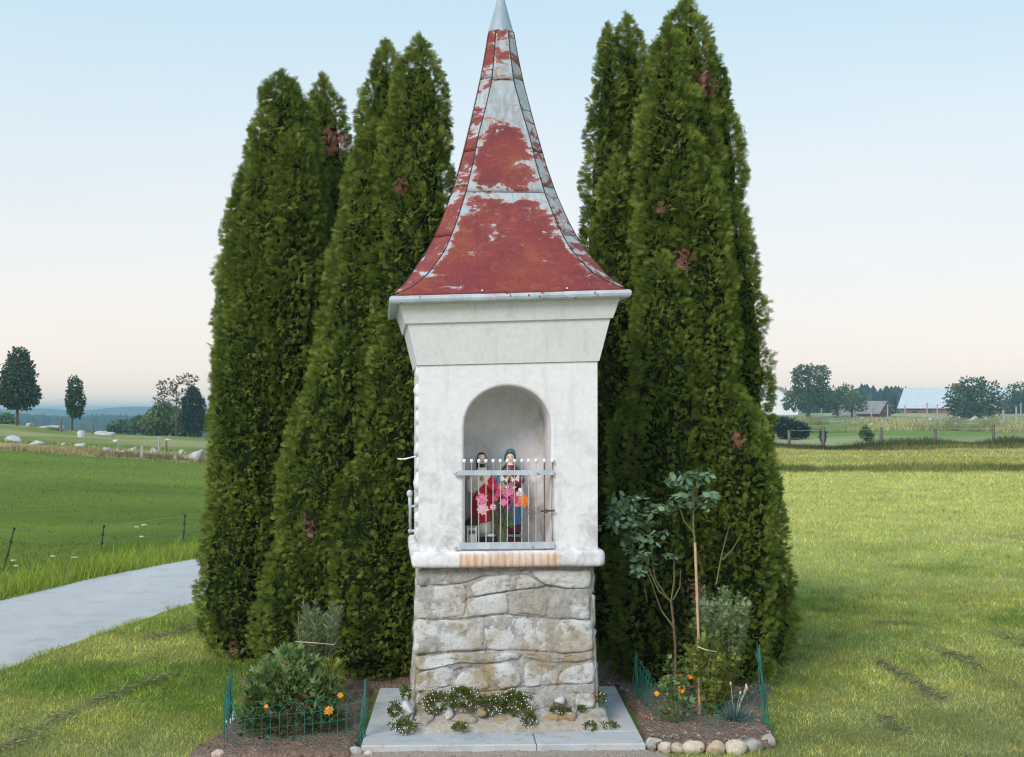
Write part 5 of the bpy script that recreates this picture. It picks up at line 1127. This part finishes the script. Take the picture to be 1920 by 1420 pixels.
# ------------------------------------------------------------------ left fence, wildflowers
MAT['post'] = simple('weathered_post', (.17, .145, .125), .35, 9, .9, .1); MAT['black'] = simple('black_plastic', (.03, .035, .04)); MAT['wire'] = simple('pale_wire', (.34, .38, .34)); MAT['umbel'] = simple('white_umbel', (.50, .55, .38))
fen = empty('electric_fence', (-5.2, 15, 0), 0, 'low electric wire fence with black insulator posts along the far road verge', 'fence'); o_ = np.array([-5.2, 15, 0]); tops = []
for (bx, by, tx, ty, Y) in ((4, 1072, 27, 990, 14.7), (187, 1040, 195, 986, 16.6), (343, 1018, 347, 966, 18.), (-150, 1105, -140, 1010, 13.2)):
    b, t = at(bx, by, Y) - o_, at(tx, ty, Y) - o_; b[2] = -.05; m = MB(); m.tube([b, t], .008, 6); pst = m.build('post', MAT['black'], fen)
    for k in (.45, .72, .98): q = b + (t - b) * k; m = MB(); m.ball(q, .019, 6, 5); m.build('insulator', MAT['black'], pst)
    tops.append((b, t))
tops = [tops[3]] + tops[:3] + [(np.array([at(450, 1000, 19.2)[0], 19.2, 0]) - o_, at(450, 955, 19.2) - o_)]
for k in (.45, .98):
    m = MB(); m.tube([b + (t - b) * k for b, t in tops], .0014, 4); m.build('wire', MAT['wire'], fen)
for i, (px, py, Y) in enumerate([(270, 986, 15.9), (256, 990, 16.), (98, 1045, 14.6), (25, 1053, 14.1), (140, 1047, 14.8), (265, 1008, 15.6), (30, 1063, 14.)]):
    t = at(px, py, Y); root = empty('wildflower', (t[0], Y, 0), 0, 'white umbel wildflower standing in the tall verge grass', 'wildflower', 'white wildflowers on the verge'); m = MB(); m.tube([(0, 0, -.02), (.01, 0, t[2] * .6), (0, 0, t[2])], .003, 4); m.build('stem', MAT['stem'], root); m = MB()
    rr = .030 if i in (0, 2, 4) else .020
    for k in range(16): a = random.uniform(0, 6.28); q = rr * math.sqrt(random.random()); m.ball((q * math.cos(a), q * math.sin(a), t[2] + .012 - q * .1), .009, 5, 4)
    m.build('umbel', MAT['umbel'], root)

# ------------------------------------------------------------------ far trees, rocks, buildings
for nm, a, b, c_ in (('far_leaf', (.035, .065, .042), (.07, .115, .065), (.13, .18, .085)), ('spruce_leaf', (.018, .042, .042), (.034, .07, .064), (.06, .10, .085)), ('light_leaf', (.06, .10, .045), (.12, .18, .065), (.19, .25, .10)), ('sparse_leaf', (.10, .085, .05), (.15, .12, .07), (.17, .15, .07))):
    MAT[nm] = leaf_mat(nm, a, b, c_)
def far_tree(px, py_base, Y, blobs, label, m='far_leaf', name='tree', trunk=True, dens=1., leaf=.30, grp=None, seed=0, trunk_px=5):
    """blobs: (dx px, y px centre, rx px, ry px)"""
    r = np.random.default_rng(seed + int(px)); b = at(px, py_base, Y); gz_ = float(hgt(b[0], Y)); z0 = gz_ - .1; root = empty(name, (b[0], Y, z0), 0, label, 'tree' if name.endswith('tree') else 'bush', grp); s_ = Y / FPX; P = []; A = []; T = []
    for (dx, yc, rx, ry) in blobs:
        c = np.array([dx * s_, 0, at(px, yc, Y)[2] - z0]); n_ = int(rx * ry * 1.25 * dens * (.3 / leaf) ** 1.2) + 20; d = unit(r.normal(size=(n_, 3))); q = r.uniform(.25, 1, n_) ** .45; q *= 1 + .75 * (fbm(d[:, 0] * 3.6 + 9, d[:, 2] * 3.6 + d[:, 1] * 2 + 7, seed, 3) - .5)
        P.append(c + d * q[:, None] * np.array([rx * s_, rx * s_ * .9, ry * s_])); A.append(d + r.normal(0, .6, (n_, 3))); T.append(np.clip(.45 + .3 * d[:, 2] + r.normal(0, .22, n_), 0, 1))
    P = np.concatenate(P); A = np.concatenate(A); T = np.concatenate(T); k = P[:, 2] > -.1; P, A, T = P[k], A[k], T[k]
    leaves('crown' if trunk else 'foliage', P, A, r.uniform(.6, 1.3, len(P)) * leaf, MAT[m], root, LEAF * np.array([1, 1.5, 1]), T, seed=seed)
    if trunk:
        top = at(px, min(b_[1] for b_ in blobs), Y)[2] - z0; m_ = MB(); m_.tube([(0, 0, -.2), (.02, 0, top * .5), (0, 0, top * .95)], [trunk_px * s_ * .5, trunk_px * s_ * .4, .02], 7)
        for (dx, yc, rx, ry) in blobs:
            zc = at(px, yc, Y)[2] - z0
            for k in range(5): a = r.uniform(0, 6.28); z1_ = zc + r.uniform(-.5, .3) * ry * s_; m_.tube([(0, 0, max(.1, z1_ - .45 * rx * s_)), (dx * s_ + math.cos(a) * rx * s_ * .75, math.sin(a) * rx * s_ * .6, z1_)], [trunk_px * s_ * .16, .01], 4)
        m_.build('trunk', MAT['bark'], root)
    return root
far_tree(32, 797, 90, [(0, 730, 36, 34), (2, 700, 30, 30), (4, 675, 17, 22), (-12, 745, 24, 18), (18, 742, 26, 22)], 'largest lone round-crowned tree on the left crest', leaf=.20, seed=1, trunk_px=6)
far_tree(135, 805, 92, [(6, 755, 18, 26), (5, 730, 13, 24), (6, 773, 14, 10)], 'small slender tree right of the round-crowned tree', 'far_leaf', leaf=.17, seed=2, trunk_px=4)
far_tree(330, 815, 105, [(-18, 725, 22, 14), (20, 713, 22, 10), (8, 745, 16, 14), (-30, 748, 12, 10)], 'thin-leaved tree rising above the left bushes', 'sparse_leaf', leaf=.2, dens=.30, seed=3, trunk_px=3)
far_tree(362, 815, 98, [(0, 785, 24, 24), (0, 760, 20, 24), (0, 740, 11, 15)], 'dark blue-green conical tree beside the left thuja', 'spruce_leaf', leaf=.18, dens=1.6, seed=4)
far_tree(320, 822, 112, [(0, 790, 45, 26), (-30, 800, 30, 16), (30, 800, 34, 20), (-14, 772, 20, 16)], 'mid-green bushes below the thin-leaved tree', 'light_leaf', 'bush', False, leaf=.3, seed=5)
far_tree(245, 810, 140, [(0, 800, 36, 12), (30, 793, 26, 12), (-24, 806, 20, 7)], 'low dark scrub left of the mid-green bushes', 'far_leaf', 'bush', False, leaf=.35, seed=6)
far_tree(12, 800, 96, [(0, 788, 16, 9)], 'small bush at the foot of the round-crowned tree', 'light_leaf', 'bush', False, leaf=.25, seed=7)
far_tree(1515, 772, 200, [(0, 745, 40, 26), (2, 715, 34, 28), (-25, 752, 24, 18), (26, 742, 20, 24), (18, 702, 22, 16), (-12, 700, 18, 14)], 'biggest spreading tree beside the white house on the right', leaf=.42, seed=8, trunk_px=8)
far_tree(1570, 772, 215, [(0, 748, 30, 22), (20, 742, 22, 20), (-20, 755, 22, 14)], 'rounded tree between the big tree and the small shed', 'far_leaf', leaf=.42, seed=9)
far_tree(1597, 772, 205, [(0, 752, 22, 20), (12, 758, 18, 12)], 'bushy lighter tree just left of the red-gabled shed', 'light_leaf', leaf=.4, seed=10)
far_tree(1823, 785, 200, [(0, 757, 48, 28), (-22, 745, 28, 22), (20, 740, 32, 26), (0, 727, 28, 20), (30, 765, 28, 16), (-10, 770, 30, 14)], 'wide bushy tree in front of the long barn', leaf=.42, seed=11, trunk_px=8)
far_tree(1900, 775, 240, [(0, 748, 26, 26), (20, 740, 24, 26), (-8, 760, 22, 14)], 'dark tree beyond the barn at the right edge', 'far_leaf', leaf=.45, seed=12)
far_tree(1484, 822, 78, [(0, 806, 27, 17), (-16, 800, 18, 16), (16, 810, 16, 11)], 'dense dark bush by the field boundary next to the right thuja', 'spruce_leaf', 'bush', False, leaf=.17, dens=1.5, seed=13)
far_tree(1622, 815, 68, [(0, 812, 9, 13), (8, 818, 8, 8)], 'scraggly yellowish bush on the field boundary', 'light_leaf', 'bush', False, leaf=.12, dens=.8, seed=14)
far_tree(1543, 824, 67, [(0, 818, 5, 14)], 'slim dark shrub on the field boundary', 'far_leaf', 'bush', False, leaf=.12, dens=1.2, seed=15)
# rocks
def rocks(L, cat_lbl):
    for i, (px, py, wpx, hpx, Y, lb) in enumerate(L):
        s_ = Y / FPX; c = at(px, py, Y); z = float(hgt(c[0], Y)); o = lump('boulder', (c[0], Y, z + hpx * s_ * .15), (wpx * s_ * .62, wpx * s_ * .5, hpx * s_ * .92), MAT['rock' if lb else 'boulder'], None, 300 + i + int(px), random.uniform(0, 3), 14, 9, 0, 1.1, (.36, .80))
        tag(o, lb or cat_lbl, 'boulder', None if lb else 'pale boulders scattered in the pasture')
rocks([(367, 855, 44, 30, 51, 'largest white boulder at the field edge beside the left thuja'), (331, 862, 12, 10, 51, 'small white boulder beside the largest one'), (152, 838, 24, 12, 60, 'low boulder with a dark side in the left pasture'), (155, 820, 20, 14, 75, 'grey boulder higher up the left pasture'), (200, 850, 22, 12, 54, 'white boulder at the dry grass strip'), (226, 857, 14, 9, 53, 'small pale boulder with a dark top at the dry grass strip'), (287, 850, 20, 12, 56, 'pale boulder right of the thick grey post'), (30, 831, 48, 14, 60, 'long flat grey slab of rock at the left edge'), (72, 838, 34, 9, 58, 'flat rock next to the long slab'), (195, 809, 42, 10, 88, 'low whitish outcrop on the left crest'), (95, 803, 44, 8, 90, 'low outcrop between the two crest trees'), (55, 801, 18, 6, 90, 'small pale stone below the round-crowned tree'), (315, 818, 12, 6, 80, 'tiny pale stone near the left bushes'), (250, 842, 16, 8, 57, 'jagged pale stone behind the dry grass strip'), (118, 836, 14, 7, 60, 'low stone between the flat rock and the dark-sided boulder'), (300, 834, 12, 6, 64, 'small stone beside the dark slim post'), (215, 826, 12, 6, 72, 'single stone in the middle of the left pasture'), (340, 840, 14, 8, 58, 'stone just above the largest white boulder')], '')
rr_ = np.random.default_rng(8); L = []
for k in range(46):
    px = rr_.uniform(1600, 1915); Y = rr_.uniform(105, 190); w_ = rr_.uniform(5, 14) * 150 / Y; L.append((px, 790, w_, w_ * .55, Y, None))
for k in range(26):
    px = rr_.normal(1690, 28); Y = rr_.uniform(100, 135); w_ = rr_.uniform(5, 12); L.append((px, 795, w_, w_ * .6, Y, None))
rocks(L, 'small pale limestone boulder in the stony pasture on the right')
# single posts
def post(px, py0, py1, Y, wpx, label, m='post', lean=0.):
    s_ = Y / FPX; t = at(px, py0, Y); z = float(hgt(t[0], Y)); mb = MB(); mb.tube([(t[0], Y, z - .2), (t[0] + lean * .5, Y, (z + t[2]) / 2), (t[0] + lean, Y, t[2])], [wpx * s_ * .55, wpx * s_ * .5, wpx * s_ * .42], 7); return tag(mb.build('fence_post', MAT[m]), label, 'post', 'wooden fence posts')
MAT['greypost'] = simple('grey_post', (.36, .36, .36), .3, 9)
post(267, 836, 868, 50.5, 7, 'thick pale grey post at the edge of the left field', 'greypost'); post(312, 826, 846, 58, 4, 'dark slim post right of the thick grey one'); post(298, 818, 852, 60, 3, 'thin pale post behind the thick grey one', 'greypost'); post(114, 783, 806, 88, 5, 'dark post on the crest between the two small trees'); post(174, 798, 814, 84, 4, 'short dark post right of the slender crest tree'); post(222, 820, 850, 60, 2, 'thinnest post in the left pasture', 'greypost')
def fence(pts, label, h_, m, wires=2, wr=.02, pw=.12):
    P = [np.array([(px - 960) * Y / FPX, Y, 0]) for px, Y in pts]
    for p in P: p[2] = hgt(p[0], p[1])
    root = empty('wire_fence', P[0], 0, label, 'fence')
    for i, p in enumerate(P): q = p - P[0]; mb = MB(); mb.tube([(q[0], q[1], q[2] - .2), (q[0] + .03 * ((i * 7) % 3 - 1), q[1], q[2] + h_ * (1 + .1 * ((i * 5) % 3 - 1)))], [pw * .55, pw * .45], 6); mb.build('post', MAT[m], root)
    for k in range(wires): mb = MB(); mb.tube([p - P[0] + (0, 0, h_ * (.5 + .4 * k)) for p in P], wr, 4); mb.build('wire', MAT['wire'], root)
fence([(1480, 66.5), (1543, 66.5), (1651, 66.5), (1754, 66.8), (1862, 67), (1965, 67)], 'wire fence on dark posts along the far field boundary', .95, 'post', 2, .008, .16)
fence([(1500, 212), (1540, 215), (1575, 215), (1607, 214), (1634, 212), (1664, 211), (1697, 210), (1738, 210), (1757, 210), (1880, 212), (1914, 212)], 'pale post fence in front of the farm buildings', 2.0, 'greypost', 2, .012, .2)
fence([(1882, 120), (1905, 121), (1930, 122)], 'grey posts near the right edge of the stony pasture', 1.5, 'greypost', 1, .012, .15)
# buildings
MAT['wood_red'] = simple('red_brown_boards', (.22, .085, .06), .3, 4); MAT['tin'] = simple('pale_metal_roof', (.50, .54, .58), .12, 2); MAT['oldtile'] = simple('grey_brown_roof', (.27, .24, .24), .2, 2); MAT['housewhite'] = simple('white_render', (.72, .73, .74), .08, 1); MAT['pane'] = simple('dark_pane', (.05, .06, .07), .1, 1, .2)
def house(px0, px1, Y, hw_px, hr_px, dep, label, wall, roofm, gable, base_px=775, name='barn'):
    """long side faces the camera; ridge along x"""
    s_ = Y / FPX; x0, x1 = (px0 - 960) * s_, (px1 - 960) * s_; z = float(hgt((x0 + x1) / 2, Y)); hw_, hr = hw_px * s_, hr_px * s_; root = empty(name, ((x0 + x1) / 2, Y, z), 0, label, 'building'); L_ = (x1 - x0) / 2; D_ = dep / 2
    m = MB(); m.box((-L_, -D_, -.5), (L_, D_, hw_)); m.build('wall', MAT[wall], root)
    for sx in (-1, 1):
        m = MB(); x = sx * L_; m.add([(x, -D_, hw_), (x, D_, hw_), (x, 0, hr), (x - sx * .2, -D_, hw_), (x - sx * .2, D_, hw_), (x - sx * .2, 0, hr)], [(0, 1, 2), (5, 4, 3), (0, 2, 5, 3), (1, 4, 5, 2)]); m.build('gable', MAT[gable], root)
    sl = (hr - hw_) / D_; ov = .5; m = MB(); V = []
    for sx in (-1, 1):
        x = sx * (L_ + .4); V += [(x, -D_ - ov, hw_ - sl * ov + .05), (x, 0, hr + .05), (x, D_ + ov, hw_ - sl * ov + .05), (x, -D_ - ov, hw_ - sl * ov + .2), (x, 0, hr + .2), (x, D_ + ov, hw_ - sl * ov + .2)]
    m.add(V, [(0, 1, 7, 6), (1, 2, 8, 7), (3, 9, 10, 4), (4, 10, 11, 5), (0, 6, 9, 3), (2, 5, 11, 8), (0, 3, 4, 1), (1, 4, 5, 2), (6, 7, 10, 9), (7, 8, 11, 10)]); m.build('roof', MAT[roofm], root); return root, L_, D_, hw_, hr
b_, L_, D_, hw_, hr = house(1700, 1892, 250, 12, 46, 9, 'long red barn with pale metal roof half hidden by the bushy tree', 'wood_red', 'tin', 'wood_red')
for x in (-L_ * .72, -L_ * .45): m = MB(); m.box((x - .5, -D_ - .06, .1), (x + .5, -D_ - .005, hw_ * .8)); m.build('door', MAT['pane'], b_)
m = MB(); m.box((-1, -.4, hr - .3), (.4, .4, hr + 1.0)); m.build('chimney', MAT['wood_red'], b_); b_.rotation_euler[2] = R(-30)
b_, *_ = house(1616, 1660, 215, 8, 27, 5, 'small shed with grey roof and red gable', 'wood_red', 'oldtile', 'wood_red', name='shed'); b_.rotation_euler[2] = R(-38)
b_, L_, D_, hw_, hr = house(1436, 1486, 235, 26, 50, 7, 'white house with its gable showing beside the right thuja', 'housewhite', 'oldtile', 'housewhite', name='house'); b_.rotation_euler[2] = R(70)
for sx in (-1, 1):
    for y in (-1.6, 1.6): m = MB(); m.box((sx * (L_ + .01) - .05, y - .5, .8), (sx * (L_ + .01) + .05, y + .5, 2.0)); m.build('window', MAT['pane'], b_)
b_, *_ = house(1572, 1606, 225, 2, 18, 5, 'low grey roof left of the red-gabled shed', 'oldtile', 'oldtile', 'oldtile', name='shed')

# ------------------------------------------------------------------ distant forest and hills
def forest(name, px0, px1, Y0, Y1, topf, N, seed, hmin, hmax, conic=.6):
    r = np.random.default_rng(seed); V = []; F = []; T = []
    for k in range(N):
        Y = r.uniform(Y0, Y1); px = r.uniform(px0, px1); x = (px - 960) * Y / FPX; top = topf(px, Y) + r.normal(0, .6) - (Y1 - Y) * .008; h_ = r.uniform(hmin, hmax); b = top - h_; R_ = h_ * r.uniform(.13, .2); b0 = len(V); n_ = 6; con = r.uniform(0, 1) < conic
        for lv, (t, q) in enumerate(((0, .7), (.25, 1.), (.55, .7 if con else .95), (.8, .38 if con else .7))):
            for j in range(n_): a = 6.283 * j / n_ + lv * .5; qq = R_ * q * r.uniform(.75, 1.25); V.append((x + qq * math.cos(a), Y + qq * math.sin(a), b + h_ * t))
        V.append((x, Y, top))
        for lv in range(3):
            for j in range(n_): c = b0 + lv * n_; F += [(c + j, c + (j + 1) % n_, c + n_ + (j + 1) % n_), (c + j, c + n_ + (j + 1) % n_, c + n_ + j)]
        for j in range(n_): F.append((b0 + 3 * n_ + j, b0 + 3 * n_ + (j + 1) % n_, b0 + 4 * n_))
        T += [r.uniform(0, 1)] * (6 * n_ + n_)
    o = npmesh(name, np.array(V), np.array(F), MAT['spruce_leaf'], None, {'tone': ('FACE', np.array(T)), 'dead': ('FACE', np.zeros(len(T)))}); tag(o, kind='stuff')
forest('far_forest', -150, 480, 620, 800, lambda px, Y: 1.745 + (770 - np.interp(px, [-150, 0, 60, 120, 180, 230, 260, 330, 480], [772, 774, 777, 781, 779, 778, 781, 784, 780])) * Y / FPX, 2600, 1, 13, 19)
forest('far_forest', 1380, 2050, 290, 350, lambda px, Y: 1.745 + (770 - np.interp(px, [1380, 1600, 1625, 1650, 1690, 1710, 1760, 2050], [735, 735, 722, 728, 728, 734, 742, 738])) * Y / FPX, 800, 2, 7, 10, .25)
xs = np.linspace(-1900, 1900, 160); hv = []; hf = []
for i, x in enumerate(xs):
    px = 960 + x * FPX / 1500; top = 1.745 + (770 - np.interp(px, [-500, 0, 60, 110, 150, 210, 268, 330, 420, 700, 1300, 1800, 2400], [764, 770, 766, 769, 775, 767, 762, 768, 770, 772, 770, 771, 768])) * 1500 / FPX + 1.2 + .8 * math.sin(x * .05)
    hv += [(x, 1200, -16), (x, 1350, -16 + (top + 16) * .5), (x, 1500, top), (x, 1900, -16)]
for i in range(len(xs) - 1):
    for j in range(3): a = i * 4 + j; hf.append((a, a + 4, a + 5, a + 1))
MAT['hill'] = simple('wooded_hill', (.05, .08, .05), .3, .02); tag(npmesh('hills', np.array(hv), np.array(hf), MAT['hill'], None, None, True), kind='structure')

# ------------------------------------------------------------------ haze
m = MB(); m.box((-24500, -140, -22), (24500, 4020, 9.8)); hz = m.build('haze', None); tag(hz, kind='stuff')
hm = bpy.data.materials.new('haze'); hm.use_nodes = True; hm.node_tree.nodes.clear(); o_ = hm.node_tree.nodes.new('ShaderNodeOutputMaterial'); pv = hm.node_tree.nodes.new('ShaderNodeVolumePrincipled')
pv.inputs['Color'].default_value = (.52, .80, .99, 1); pv.inputs['Density'].default_value = .0007; pv.inputs['Anisotropy'].default_value = .5
hm.node_tree.links.new(pv.outputs[0], o_.inputs['Volume']); hz.data.materials.append(hm)
